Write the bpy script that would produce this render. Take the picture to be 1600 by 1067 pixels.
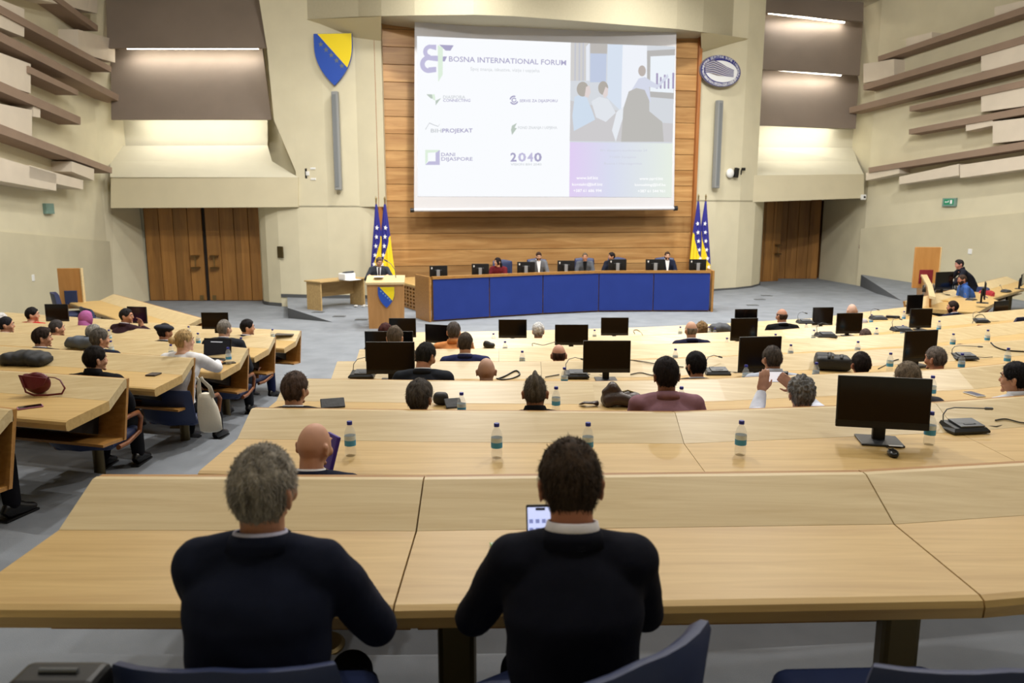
import bpy, bmesh, math, random
import numpy as np
from mathutils import Vector, Matrix, noise
random.seed(7)
SC = bpy.context.scene
COL = SC.collection
for _o in list(bpy.data.objects):
    bpy.data.objects.remove(_o)
# ------------------------------------------------------------------ camera
H = 2.6                       # eye height above the stage floor
F, CX, CY = 1200.0, 800.0, 533.5
TH = math.atan(0.1717)
cam_d = bpy.data.cameras.new('camera')
cam = bpy.data.objects.new('camera', cam_d); COL.objects.link(cam)
cam.location = (0, 0, H)
cam.rotation_euler = (math.pi/2 - TH, 0, 0)
cam_d.sensor_width = 36.0
cam_d.lens = 27.0
cam_d.clip_end = 200
cam_d.dof.use_dof = True
cam_d.dof.focus_distance = 5.2
cam_d.dof.aperture_fstop = 3.2
SC.camera = cam
# ------------------------------------------------------------------ world, exposure
W = bpy.data.worlds.new('world'); SC.world = W
W.use_nodes = True
W.node_tree.nodes['Background'].inputs[0].default_value = (0.95, 0.96, 1.0, 1)
W.node_tree.nodes['Background'].inputs[1].default_value = 0.04
SC.view_settings.view_transform = 'Standard'
SC.view_settings.look = 'None'
SC.view_settings.gamma = 1
SC.view_settings.use_curve_mapping = False
SC.view_settings.exposure = 0.0
SC.cycles.use_denoising = True
SC.cycles.max_bounces = 6
SC.cycles.diffuse_bounces = 4
SC.cycles.glossy_bounces = 3
SC.cycles.transmission_bounces = 6
SC.cycles.transparent_max_bounces = 6
SC.cycles.caustics_reflective = False
SC.cycles.caustics_refractive = False
SC.cycles.sample_clamp_indirect = 4
# ------------------------------------------------------------------ geometry helpers
CT, ST = math.cos(TH), math.sin(TH)
O = Vector((0, 0, H))
def ray(px, py):
    u = (px-CX)/F; v = (CY-py)/F
    return Vector((u, CT+v*ST, -ST+v*CT))
def at_z(px, py, z):
    r = ray(px, py); return O + r*((z-H)/r.z)
def at_y(px, py, Y):
    r = ray(px, py); return O + r*(Y/r.y)
def at_wall(px, py, A, B, off=0.0):
    # vertical plane through plan points A and B, moved off metres towards the camera side
    dx, dy = B[0]-A[0], B[1]-A[1]
    L = math.hypot(dx, dy); nx, ny = dy/L, -dx/L
    c = nx*A[0]+ny*A[1]
    if c > 0: c -= off
    else: c += off
    r = ray(px, py)
    return O + r*(c/(nx*r.x+ny*r.y))
class MB:
    def __init__(s): s.v = []; s.f = []; s.m = []; s.mi = 0
    def mat(s, i): s.mi = i; return s
    def add(s, vs, fs, M=None):
        o = len(s.v)
        for p in vs:
            p = Vector(p)
            s.v.append(M @ p if M else p)
        for f in fs:
            s.f.append([i+o for i in f]); s.m.append(s.mi)
        return s
    def box(s, c, d, rz=0, M=None, rx=0, ry=0):
        x, y, z = d[0]/2, d[1]/2, d[2]/2
        vs = [(-x,-y,-z),(x,-y,-z),(x,y,-z),(-x,y,-z),(-x,-y,z),(x,-y,z),(x,y,z),(-x,y,z)]
        R = Matrix.Translation(Vector(c)) @ Matrix.Rotation(rz,4,'Z') @ Matrix.Rotation(ry,4,'Y') @ Matrix.Rotation(rx,4,'X')
        if M: R = M @ R
        return s.add(vs, [(0,3,2,1),(4,5,6,7),(0,1,5,4),(1,2,6,5),(2,3,7,6),(3,0,4,7)], R)
    def rbox(s, c, d, r=0.01, rz=0, rx=0, ry=0, M=None, n=2):
        # bevelled box
        bm = bmesh.new(); bmesh.ops.create_cube(bm, size=1)
        for v in bm.verts: v.co = Vector((v.co.x*d[0], v.co.y*d[1], v.co.z*d[2]))
        bmesh.ops.bevel(bm, geom=bm.edges[:], offset=min(r, min(d)*.45), segments=n, profile=.5, affect='EDGES')
        bm.verts.index_update()
        R = Matrix.Translation(Vector(c)) @ Matrix.Rotation(rz,4,'Z') @ Matrix.Rotation(ry,4,'Y') @ Matrix.Rotation(rx,4,'X')
        if M: R = M @ R
        s.add([v.co.copy() for v in bm.verts], [[v.index for v in f.verts] for f in bm.faces], R)
        bm.free(); return s
    def quad(s, a, b, c, d): return s.add([a,b,c,d], [(0,1,2,3)])
    def poly(s, pts): return s.add(pts, [tuple(range(len(pts)))])
    def extr(s, pts, vec):
        # closed prism: polygon pts (3d) pushed along vec
        n = len(pts); vec = Vector(vec)
        vs = [Vector(p) for p in pts] + [Vector(p)+vec for p in pts]
        fs = [tuple(range(n-1,-1,-1)), tuple(range(n,2*n))] + [(i,(i+1)%n,n+(i+1)%n,n+i) for i in range(n)]
        return s.add(vs, fs)
    def loft(s, rings, cap=True, closed=False):
        n = len(rings[0]); o = len(s.v)
        for r in rings:
            for p in r: s.v.append(Vector(p))
        R = len(rings)
        for i in range(R if closed else R-1):
            a = o+i*n; b = o+((i+1)%R)*n
            for j in range(n):
                s.f.append([a+j, a+(j+1)%n, b+(j+1)%n, b+j]); s.m.append(s.mi)
        if cap and not closed:
            s.f.append([o+j for j in range(n-1,-1,-1)]); s.m.append(s.mi)
            s.f.append([o+(R-1)*n+j for j in range(n)]); s.m.append(s.mi)
        return s
    def tube(s, pts, rad, n=8, cap=True):
        pts = [Vector(p) for p in pts]
        if not hasattr(rad, '__len__'): rad = [rad]*len(pts)
        rings = []; up = None
        for i, p in enumerate(pts):
            t = (pts[min(i+1,len(pts)-1)]-pts[max(i-1,0)])
            if t.length < 1e-9: t = Vector((0,0,1))
            t.normalize()
            if up is None:
                up = Vector((0,0,1)) if abs(t.z) < .9 else Vector((0,1,0))
            a = t.cross(up)
            if a.length < 1e-6: a = t.cross(Vector((1,0,0)))
            a.normalize(); b = a.cross(t).normalized(); up = b
            r = rad[i]
            rx, ry = r if hasattr(r, '__len__') else (r, r)
            rings.append([p + a*math.cos(2*math.pi*j/n)*rx + b*math.sin(2*math.pi*j/n)*ry for j in range(n)])
        return s.loft(rings, cap)
    def capsule(s, a, b, ra, rb, n=12):
        a = Vector(a); b = Vector(b); d = (b-a); L = d.length
        d = d.normalized() if L > 1e-6 else Vector((0,0,1))
        pts = []; rs = []
        for k in range(4):
            q = math.pi/2*(k+.35)/4.0
            pts.append(a - d*ra*math.cos(q)); rs.append(ra*math.sin(q))
        pts.append(a); rs.append(ra); pts.append(b); rs.append(rb)
        for k in range(3,-1,-1):
            q = math.pi/2*(k+.35)/4.0
            pts.append(b + d*rb*math.cos(q)); rs.append(rb*math.sin(q))
        return s.tube(pts, rs, n)
    def ell(s, c, r, M=None, nu=16, nv=10):
        c = Vector(c); vs = []; fs = []
        for i in range(1, nv):
            th = math.pi*i/nv
            for j in range(nu):
                ph = 2*math.pi*j/nu
                vs.append(Vector((r[0]*math.sin(th)*math.cos(ph), r[1]*math.sin(th)*math.sin(ph), r[2]*math.cos(th))))
        vs.append(Vector((0,0,r[2]))); vs.append(Vector((0,0,-r[2]))); T = len(vs)-2
        for i in range(nv-2):
            for j in range(nu):
                fs.append((i*nu+j, (i+1)*nu+j, (i+1)*nu+(j+1)%nu, i*nu+(j+1)%nu))
        for j in range(nu):
            fs.append((T, j, (j+1)%nu)); fs.append((T+1, (nv-2)*nu+(j+1)%nu, (nv-2)*nu+j))
        R = Matrix.Translation(c) @ (M.to_4x4() if M else Matrix.Identity(4))
        return s.add(vs, fs, R)
    def lathe(s, prof, n=20, M=None, cap=True):
        rings = [[(M @ Vector((r*math.cos(2*math.pi*j/n), r*math.sin(2*math.pi*j/n), z))) if M else Vector((r*math.cos(2*math.pi*j/n), r*math.sin(2*math.pi*j/n), z)) for j in range(n)] for r, z in prof]
        return s.loft(rings, cap)
    def cyl(s, a, b, r, n=14): return s.tube([a,b], r, n)
    def xf(s, M):
        s.v = [M @ p for p in s.v]; return s
    def jitter(s, amp, sc, seed=0):
        out = []
        for p in s.v:
            q = Vector((p.x*sc[0],p.y*sc[1],p.z*sc[2]))+Vector((seed,seed*.7,0)); out.append(p+noise.noise_vector(q)*amp)
        s.v = out; return s
    def build(s, name, mats, parent=None, smooth=False, world=False, auto=None):
        me = bpy.data.meshes.new(name)
        vs = s.v
        if world and parent is not None:
            Mi = parent.matrix_basis.inverted(); vs = [Mi @ p for p in vs]
        me.from_pydata([tuple(p) for p in vs], [], s.f)
        if not isinstance(mats, (list, tuple)): mats = [mats]
        for m in mats: me.materials.append(m)
        if len(mats) > 1: me.polygons.foreach_set('material_index', s.m)
        me.validate(); me.update()
        bm = bmesh.new(); bm.from_mesh(me); bmesh.ops.recalc_face_normals(bm, faces=bm.faces[:]); bm.to_mesh(me); bm.free()
        if smooth:
            me.polygons.foreach_set('use_smooth', [True]*len(me.polygons))
            if auto: me.set_sharp_from_angle(angle=math.radians(auto))
        o = bpy.data.objects.new(name, me); COL.objects.link(o)
        if parent is not None: o.parent = parent
        return o
def empty(name, loc=(0,0,0), rz=0):
    o = bpy.data.objects.new(name, None); COL.objects.link(o)
    o.location = loc; o.rotation_euler = (0,0,rz); o.empty_display_size = .1
    return o
def tag(o, label, cat, group=None, kind=None):
    o['label'] = label; o['category'] = cat
    if group: o['group'] = group
    if kind: o['kind'] = kind
    return o
def thing(name, label, cat, loc=(0,0,0), rz=0, group=None): return tag(empty(name, loc, rz), label, cat, group)
def struct(o, label=None):
    o['kind'] = 'structure'
    if label: o['label'] = label
    return o
def dup(o, loc=None, rz=None, label=None, group=None, parent=None):
    c = o.copy(); COL.objects.link(c)
    if parent is not None: c.parent = parent
    if loc is not None: c.location = loc
    if rz is not None: c.rotation_euler = (0,0,rz)
    if label: c['label'] = label
    if group: c['group'] = group
    for ch in list(o.children): dup(ch, parent=c)
    return c
# ------------------------------------------------------------------ materials
def srgb(c):
    return tuple((x/255/12.92) if x/255 <= .04045 else ((x/255+.055)/1.055)**2.4 for x in c)+(1,)
MATS = {}
def mat(name, col, rough=.6, metal=0, spec=.5, emit=None, estr=1, noise_amt=0, nscale=20, bump=0, bscale=60, coat=0):
    if name in MATS: return MATS[name]
    m = bpy.data.materials.new(name); m.use_nodes = True; MATS[name] = m
    nt = m.node_tree; b = nt.nodes['Principled BSDF']
    c = srgb(col)
    b.inputs['Base Color'].default_value = c
    b.inputs['Roughness'].default_value = rough
    b.inputs['Metallic'].default_value = metal
    b.inputs['Specular IOR Level'].default_value = spec
    b.inputs['Coat Weight'].default_value = coat
    if emit is not None:
        b.inputs['Emission Color'].default_value = srgb(emit); b.inputs['Emission Strength'].default_value = estr
    tc = nt.nodes.new('ShaderNodeTexCoord')
    if noise_amt:
        n = nt.nodes.new('ShaderNodeTexNoise'); n.inputs['Scale'].default_value = nscale; n.inputs['Detail'].default_value = 5
        nt.links.new(tc.outputs['Object'], n.inputs['Vector'])
        r = nt.nodes.new('ShaderNodeValToRGB')
        r.color_ramp.elements[0].position = .3; r.color_ramp.elements[1].position = .7
        r.color_ramp.elements[0].color = tuple(x*(1-noise_amt) for x in c[:3])+(1,)
        r.color_ramp.elements[1].color = tuple(min(1,x*(1+noise_amt)) for x in c[:3])+(1,)
        nt.links.new(n.outputs['Fac'], r.inputs['Fac']); nt.links.new(r.outputs['Color'], b.inputs['Base Color'])
    if bump:
        n = nt.nodes.new('ShaderNodeTexNoise'); n.inputs['Scale'].default_value = bscale; n.inputs['Detail'].default_value = 4
        nt.links.new(tc.outputs['Object'], n.inputs['Vector'])
        bp = nt.nodes.new('ShaderNodeBump'); bp.inputs['Strength'].default_value = bump; bp.inputs['Distance'].default_value = .01
        nt.links.new(n.outputs['Fac'], bp.inputs['Height']); nt.links.new(bp.outputs['Normal'], b.inputs['Normal'])
    return m
def wood(name, c1, c2, sc=(1.2,14,14), rough=.4, plank=None, plank_axis='Z', spec=.5, rot=0):
    if name in MATS: return MATS[name]
    m = bpy.data.materials.new(name); m.use_nodes = True; MATS[name] = m
    nt = m.node_tree; b = nt.nodes['Principled BSDF']; b.inputs['Roughness'].default_value = rough
    b.inputs['Specular IOR Level'].default_value = spec
    tc = nt.nodes.new('ShaderNodeTexCoord'); mp = nt.nodes.new('ShaderNodeMapping')
    mp.inputs['Scale'].default_value = sc; mp.inputs['Rotation'].default_value = (0,0,rot)
    n = nt.nodes.new('ShaderNodeTexNoise'); n.inputs['Scale'].default_value = 1.0; n.inputs['Detail'].default_value = 6; n.inputs['Roughness'].default_value = .6
    n.inputs['Distortion'].default_value = .6
    vec = tc.outputs['Object']
    mul = None
    if plank:
        sp = nt.nodes.new('ShaderNodeSeparateXYZ'); nt.links.new(vec, sp.inputs[0])
        d = nt.nodes.new('ShaderNodeMath'); d.operation = 'DIVIDE'; d.inputs[1].default_value = plank
        nt.links.new(sp.outputs[plank_axis], d.inputs[0])
        fl = nt.nodes.new('ShaderNodeMath'); fl.operation = 'FLOOR'; nt.links.new(d.outputs[0], fl.inputs[0])
        wn = nt.nodes.new('ShaderNodeTexWhiteNoise'); wn.noise_dimensions = '1D'; nt.links.new(fl.outputs[0], wn.inputs['W'])
        ad = nt.nodes.new('ShaderNodeVectorMath'); ad.operation = 'ADD'
        sc2 = nt.nodes.new('ShaderNodeVectorMath'); sc2.operation = 'SCALE'; sc2.inputs['Scale'].default_value = 13
        nt.links.new(wn.outputs['Color'], sc2.inputs[0]); nt.links.new(vec, ad.inputs[0]); nt.links.new(sc2.outputs[0], ad.inputs[1])
        vec = ad.outputs[0]; mul = wn.outputs['Value']
    nt.links.new(vec, mp.inputs['Vector']); nt.links.new(mp.outputs[0], n.inputs['Vector'])
    r = nt.nodes.new('ShaderNodeValToRGB'); r.color_ramp.elements[0].position = .3; r.color_ramp.elements[1].position = .72
    r.color_ramp.elements[0].color = srgb(c1); r.color_ramp.elements[1].color = srgb(c2)
    nt.links.new(n.outputs['Fac'], r.inputs['Fac']); out = r.outputs['Color']
    if mul:
        mr = nt.nodes.new('ShaderNodeMapRange'); mr.inputs['To Min'].default_value = .74; mr.inputs['To Max'].default_value = 1.12
        nt.links.new(mul, mr.inputs['Value'])
        hs = nt.nodes.new('ShaderNodeHueSaturation'); nt.links.new(out, hs.inputs['Color']); nt.links.new(mr.outputs[0], hs.inputs['Value'])
        out = hs.outputs['Color']
    nt.links.new(out, b.inputs['Base Color'])
    return m
WALL = mat('plaster_cream', (214,206,178), .85, noise_amt=.04, nscale=1.5, bump=.08, bscale=40)
WALLP = mat('plaster_cream_panelled', (202,194,166), .85, noise_amt=.05, nscale=1.2)
BROWN = mat('taupe_panel', (136,122,110), .8, noise_amt=.06, nscale=1.0)
SLAT = mat('taupe_slat', (146,124,106), .8, noise_amt=.05, nscale=3)
BLOCK = mat('beige_block', (214,202,184), .85, noise_amt=.04, nscale=2)
CARPET = mat('grey_carpet', (136,141,148), .95, spec=.1, noise_amt=.12, nscale=2.2, bump=.3, bscale=300)
BASEB = mat('dark_grey_baseboard', (84,86,88), .8)
DWOOD = wood('desk_oak', (184,149,90), (208,176,114), (1.3,22,22), .42)
LWOOD = wood('ledge_oak', (200,175,128), (222,202,158), (1.3,24,24), .38)
EWOOD = wood('edge_oak', (156,108,50), (184,136,72), (1.5,30,30), .4)
PWOOD = wood('stage_panel_wood', (164,116,64), (208,164,106), (.55,1,7), .42, plank=.4745)
DOORW = wood('door_wood', (136,92,44), (168,120,62), (6,6,.6), .4, plank=.235, plank_axis='X')
DARK = mat('shelf_shade_dark', (12,9,7), .7)
BRASS = mat('dark_brass', (96,84,58), .38, metal=.85)
BRONZE = mat('brass_flange', (150,132,92), .4, metal=.8)
BLACK = mat('black_plastic', (18,18,19), .42)
SCRN = mat('monitor_glass', (10,10,12), .16, spec=.5)
GREYP = mat('grey_plastic', (92,96,100), .5)
WHITE = mat('white_plastic', (232,232,230), .5)
BLUEP = mat('blue_fabric_panel', (42,62,140), .8, noise_amt=.05, nscale=3, spec=.2)
BLUEL = mat('blue_leather', (38,50,88), .5, noise_amt=.06, nscale=8)
ARMW = wood('chair_arm_wood', (120,66,28), (148,88,42), (3,20,20), .4)
# ------------------------------------------------------------------ floor and seating rows
RISE = .118
def fz(k): return max(0.0, .70-RISE*(k-1))
def dt(k): return H-(fz(k)+.84)
rowpx = {
 1:[(150,745),(663,746),(1348,738),(1700,718)],
 2:[(395,638),(700,642),(1053,644),(1459,629.6),(1600,619.5),(1720,611)],
 3:[(448,592),(700,595),(925,596.5),(1120,592),(1493,576.5),(1600,566),(1720,555)],
 4:[(527,565),(845,565),(1000,562.5),(1250,552.5),(1467,541),(1600,531),(1700,522)],
 5:[(562,546),(780,545),(1000,539),(1130,535),(1260,529),(1410,521),(1600,502),(1680,494)],
 6:[(585,532),(680,531),(870,528),(1000,524.5),(1220,515.5),(1420,499),(1600,483),(1660,478)],
 7:[(606,519.5),(690,519),(850,516),(1000,511.7),(1120,506),(1268,497.5),(1435,477.5)]}
leftpx = {2:[(20,640),(-140,621)],
 3:[(198,592),(0,579),(-180,566)],
 4:[(303,559.5),(0,541),(-150,532)],
 5:[(388,544.5),(298,536.5),(0,519),(-120,512)],
 6:[(430,526.5),(174,511),(17,503),(-60,499)],
 7:[(470,517),(300,509),(180,500),(8,488)]}
def toppts(lst, k): return [at_z(x, y, fz(k)+.84) for x, y in lst]
ROW = {k: toppts(v, k) for k, v in rowpx.items()}
LEFT = {k: [p for p in reversed(toppts(v, k))] for k, v in leftpx.items()}
LEFT[1] = [LEFT[2][0]+Vector((0,-1.45,0)), LEFT[2][-1]+Vector((0,-1.45,0))]
def interp(pts, X):
    if X <= pts[0].x: a, b = pts[0], pts[1]
    elif X >= pts[-1].x: a, b = pts[-2], pts[-1]
    else:
        for a, b in zip(pts, pts[1:]):
            if a.x <= X <= b.x: break
    return a.y + (b.y-a.y)*(X-a.x)/(b.x-a.x)
def ytop(k, X): return interp(sorted(LEFT[k]+ROW[k], key=lambda p: p.x), X)
XS = [-14,-11,-9,-7.5,-6,-5,-4.2,-3.6,-3,-2.4,-1.7,-1.2,-.5,.2,1,1.8,2.6,3.4,4.2,5,6,7,8,9.5,11,13,16]
def fl_y(k, X):
    if k == 0: return -3.0
    Xc = max(-8.5, min(8.2, X))
    y = ytop(k, Xc) + .10
    return y + (abs(X)-abs(Xc))*.3
fl = MB()
for k in range(1, 8):
    z = fz(k)
    for a, b in zip(XS, XS[1:]):
        ya0, yb0 = fl_y(k-1, a), fl_y(k-1, b); ya1, yb1 = fl_y(k, a), fl_y(k, b)
        fl.quad((a,ya0,z),(b,yb0,z),(b,yb1,z),(a,ya1,z))
        zn = fz(k+1) if k < 7 else 0
        if z-zn > .001: fl.quad((a,ya1,z),(b,yb1,z),(b,yb1,zn),(a,ya1,zn))
# stage floor, with the two corridors towards the doors sunk below it
EL = [(-4.2,17.8),(-6.03,20.5),(-6.75,22.95),(-7.0,24.9)]
ER = [(7.2,17.8),(8.6,22.2),(8.6,27.2),(8.9,29)]
for a, b in zip(XS, XS[1:]):
    fl.quad((a,fl_y(7,a),0),(b,fl_y(7,b),0),(b,17.8,0),(a,17.8,0))
fl.poly([(EL[0][0],17.8,0),(7.2,17.8,0),(8.0,20,0),(8.6,22.2,0),(8.6,27.6,0),(8.9,30,0),(-7.0,30,0),(-7.0,24.9,0),(-6.75,22.95,0),(-6.03,20.5,0)])
# left corridor
fl.poly([(-14,17.8,0),(-4.2,17.8,0),(-6.03,20.5,-.28),(-14,20.5,-.28)])
fl.poly([(-14,20.5,-.28),(-6.03,20.5,-.28),(-6.75,22.95,-.28),(-7,26,-.28),(-14,26,-.28)])
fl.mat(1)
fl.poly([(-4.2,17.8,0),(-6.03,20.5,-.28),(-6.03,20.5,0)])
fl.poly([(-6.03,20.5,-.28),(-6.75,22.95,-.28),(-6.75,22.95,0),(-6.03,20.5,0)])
fl.mat(0)
# right corridor
fl.poly([(7.2,17.8,0),(17,17.8,0),(17,22.2,0),(8.6,22.2,0),(8.0,20,0)])
fl.poly([(8.6,22.2,0),(17,22.2,0),(17,25,-.1),(8.6,25,-.1)])
fl.poly([(8.6,25,-.1),(17,25,-.1),(17,33,-.1),(8.6,33,-.1)])
PA, PB = Vector((12.45,27.4,.31)), Vector((11.3,22.2,0.005))
fl.poly([PB, Vector((17,22.2,.005)), Vector((17,27.4,.31)), PA])
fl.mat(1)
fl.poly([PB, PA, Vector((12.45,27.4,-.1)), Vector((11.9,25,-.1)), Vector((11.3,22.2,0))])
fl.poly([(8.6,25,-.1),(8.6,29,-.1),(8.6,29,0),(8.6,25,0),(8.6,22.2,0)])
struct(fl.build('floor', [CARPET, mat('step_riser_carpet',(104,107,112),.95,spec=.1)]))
# ------------------------------------------------------------------ desks
def desk(p0, p1, n0, n1, fzk, label, group, posts=(.5,), endl=False, endr=False):
    """p0,p1: ends of the raised back edge; n0,n1: horizontal vectors towards the seats."""
    mid = (Vector(p0)+Vector(p1))/2
    t = thing('conference_desk', label, 'desk', (mid.x, mid.y, fzk), 0, group)
    P = [Vector((p0.x-mid.x, p0.y-mid.y, 0)), Vector((p1.x-mid.x, p1.y-mid.y, 0))]
    N = [Vector(n0), Vector(n1)]
    ax = (P[1]-P[0]).normalized()
    P[0] = P[0]+ax*.003; P[1] = P[1]-ax*.003
    def sec(prof, name, m, ins=0.0):
        b = MB(); b.loft([[P[i]+ax*(ins if i == 0 else -ins)+N[i]*d+Vector((0,0,z)) for d, z in prof] for i in (0,1)])
        return b.build(name, m, t)
    sec([(.281,.735),(.815,.735),(.838,.727),(.846,.708),(.842,.672),(.82,.66),(.281,.66)], 'writing_top', DWOOD)
    sec([(.0,.842),(.03,.842),(.28,.736),(.28,.66),(.03,.77),(.0,.77)], 'ledge', LWOOD)
    sec([(-.045,.835),(-.008,.838),(.11,.38),(.08,.375)], 'back_panel', EWOOD)
    sec([(.10,.40),(.40,.43),(.40,.41),(.10,.375)], 'under_shelf', EWOOD, .01)
    sec([(.05,.765),(.28,.655),(.76,.655),(.76,.63),(.14,.42)], 'recess_shade', DARK, .22)  # solid near-black block, paints the shade inside the open cavity
    for s in posts:
        c = P[0].lerp(P[1], s) + (N[0].lerp(N[1], s))*.52
        b = MB(); b.rbox((c.x,c.y,.33), (.13,.08,.66), .02); b.rbox((c.x,c.y,.01), (.22,.16,.02), .005)
        b.build('post', BRASS, t)
    return t
NY = Vector((0,-1,0))
def surf(k, X, Y, left=False):
    """height of the desk surface of row k at plan point."""
    d = (interp(LEFT[k], X) if left else interp(ROW[k], X)) - Y
    z = fz(k)
    if d < 0: return z+.0
    if d < .28: return z+.842-(.106)*(d-.03)/.25 if d > .03 else z+.842
    return z+.735
def on_desk(px, py, k, h=0.0, left=False):
    """point whose pixel is (px,py) lying h above the desk top of row k; returns the foot."""
    r = ray(px, py); best = None
    t0 = .5
    p = O+r*((fz(k)+.735+h-H)/r.z)
    for _ in range(40):
        z = surf(k, p.x, p.y, left)
        if z < fz(k)+.1: z = fz(k)+.842
        q = O+r*((z+h-H)/r.z); p = p.lerp(q, .5)
    d = (interp(LEFT[k], p.x) if left else interp(ROW[k], p.x)) - p.y
    z = surf(k, p.x, p.y, left)
    if z < fz(k)+.1: z = fz(k)+.842
    return Vector((p.x, p.y, z))
ORD = {1:'nearest',2:'second',3:'third',4:'fourth',5:'fifth',6:'sixth',7:'front'}
# joints of each row: split the centre rows where the photograph shows seams
splits = {1:[1,2],2:[2,3],3:[2,4],4:[1,4],5:[1,4],6:[1,4],7:[1,4]}
SEG = {2:'left',3:'middle',4:'right'}
for k, pts in ROW.items():
    cut = [0]+splits[k]+[len(pts)-1]
    names = ['left end stretch','middle stretch','right stretch']
    for j in range(3):
        a, b = cut[j], cut[j+1]
        # one straight stretch follows the photographed edge; bent stretches are built as one desk of pieces
        sub = pts[a:b+1]
        lab = '%s of the oak desk in the %s row of the centre block' % (names[j], ORD[k])
        if len(sub) == 2:
            L = (sub[1]-sub[0]).length
            if k == 1: ps = {0:(.9,),1:(.09,.955) ,2:(.6,)}[j]
            else: ps = (.5,) if L < 3 else (.25,.75)
            if k == 1 and j == 0: ps = (.64,)
            desk(sub[0], sub[1], NY, NY, fz(k), lab, 'centre block desks', ps)
        else:
            # merge bends into one thing
            mid = (sub[0]+sub[-1])/2
            t = thing('conference_desk', lab, 'desk', (mid.x, mid.y, fz(k)), 0, 'centre block desks')
            Q = [Vector((p.x-mid.x, p.y-mid.y, 0)) for p in sub]
            def sec(prof, name, m):
                MB().loft([[q+NY*d+Vector((0,0,z)) for d, z in prof] for q in Q]).build(name, m, t)
            sec([(.281,.735),(.815,.735),(.838,.727),(.846,.708),(.842,.672),(.82,.66),(.281,.66)], 'writing_top', DWOOD)
            sec([(.0,.842),(.03,.842),(.28,.736),(.28,.66),(.03,.77),(.0,.77)], 'ledge', LWOOD)
            sec([(-.045,.835),(-.008,.838),(.11,.38),(.08,.375)], 'back_panel', EWOOD)
            sec([(.10,.40),(.45,.43),(.45,.41),(.10,.375)], 'under_shelf', EWOOD)
            for q in Q[:-1]:
                b = MB(); b.rbox((q.x+.3,q.y-.52+.05,.33), (.13,.08,.66), .02); b.rbox((q.x+.3,q.y-.52+.05,.01), (.22,.16,.02), .005)
                b.build('post', BRASS, t)
for k in range(2, 8):
    pts = LEFT[k]
    for i in range(len(pts)-1):
        if len(pts) > 2 and pts[i+1].x < -9.2 and k < 7: continue
        j = len(pts)-2-i
        nm = ['aisle end','middle stretch','far left stretch'][min(j,2)]
        desk(pts[i], pts[i+1], NY, NY, fz(k), '%s of the oak desk in the %s row of the left block' % (nm, ORD[k]), 'left block desks', (.10,) if j == 0 else (.5,))
# side desks at 45 degrees
a, b = at_z(316,498,.84), at_z(178,460,.84)
n = Vector((-(b.y-a.y), (b.x-a.x), 0)).normalized()
if n.y > 0: n = -n
LD = desk(b, a, n, n, 0, 'oak side desk running diagonally in front of the left double doors', 'side desks', (.25,.75))
# ------------------------------------------------------------------ hall walls
def vwall(path, z0, z1, name, m, label=None, thick=.0):
    b = MB()
    for (x0,y0),(x1,y1) in zip(path, path[1:]):
        b.quad((x0,y0,z0),(x1,y1,z0),(x1,y1,z1),(x0,y0,z1))
    o = b.build(name, m); struct(o, label)
    return o
ZC = 9.6
LWA, LWB = (-12.05,23.0), (-10.9,10.2)                       # left side wall, plan line
RWA, RWB = (12.5,27.5), (19.9,10.7)
vwall([LWA, (-10.0,.2), (-9.9,-3.2)], -.4, ZC, 'wall_left', WALL)
vwall([RWA, RWB, (20,-3.2)], -.4, ZC, 'wall_right', WALL)
vwall([(-14,-3.2),(21,-3.2)], -.4, ZC, 'wall_back', WALL)
b = MB(); b.box((3,14,ZC+.1),(44,44,.2)); struct(b.build('ceiling', mat('ceiling_paint',(196,190,170),.9)))
# lower wall band (slightly proud panels) on the side walls
def band(A, B, pxa, pxb, name, t0=0, t1=1):
    P = at_wall(pxa[0],pxa[1],A,B); Q = at_wall(pxb[0],pxb[1],A,B)
    dx, dy = B[0]-A[0], B[1]-A[1]; L = math.hypot(dx,dy); n = Vector((dy/L,-dx/L,0))
    if n.x*(A[0]) > 0: n = -n
    b = MB()
    d = (Q-P); E = Q + d*1.2
    n = n*.03
    b.extr([P, E, Vector((E.x,E.y,-.3)), Vector((P.x,P.y,-.3))], n)
    struct(b.build(name, WALLP))
band(LWA, LWB, (180,378), (0,362), 'trim_1')
band(RWA, RWB, (1346,357), (1600,332), 'trim_2')
# left stage wall curving from the door jamb to the wood panelling
LPATH = [(-7.85,24.5),(-7.82,24.0),(-7.66,23.6),(-7.4,23.3),(-6.95,23.05),(-6.3,22.88),(-5.4,22.75),(-3.7,22.65)]
RPATH = [(5.66,24.48),(6.5,24.85),(7.4,25.35),(8.1,25.95),(8.6,26.7),(8.95,27.7),(9.1,29.0)]
zfl = at_y(316,324,22.9).z
vwall(LPATH, -.3, zfl+.05, 'wall_stage_left', WALL)
vwall(LPATH[5:], zfl, ZC, 'wall_stage_left_upper', WALL)
def upper(bd, A, B, X1, back, name):
    """wall above the doors whose free edge follows bd, with its return."""
    P = [at_wall(x,y,A,B) for x,y in bd]; P[0] = Vector((P[0].x,P[0].y,ZC)) if P[0].z < ZC else P[0]
    b = MB()
    for p,q in zip(P,P[1:]):
        yy = A[1]+(B[1]-A[1])*(X1-A[0])/(B[0]-A[0])
        b.quad(p,q,Vector((X1,yy,q.z)),Vector((X1,yy,p.z)))
        b.quad(p,q,q+Vector((0,back,0)),p+Vector((0,back,0)))
    return struct(b.build(name, WALL))
upper([(395,-45),(417,75),(428,187),(466,277),(466,324)], (-7.4,22.98),(-6.3,22.88), -6.3, 1.6, 'wall_cheek_left')
zfr = at_y(1170,316,26.6).z
vwall(RPATH, -.3, zfr+.05, 'wall_stage_right', WALL)
vwall(RPATH[:4], zfr, ZC, 'wall_stage_right_upper', WALL)
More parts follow.
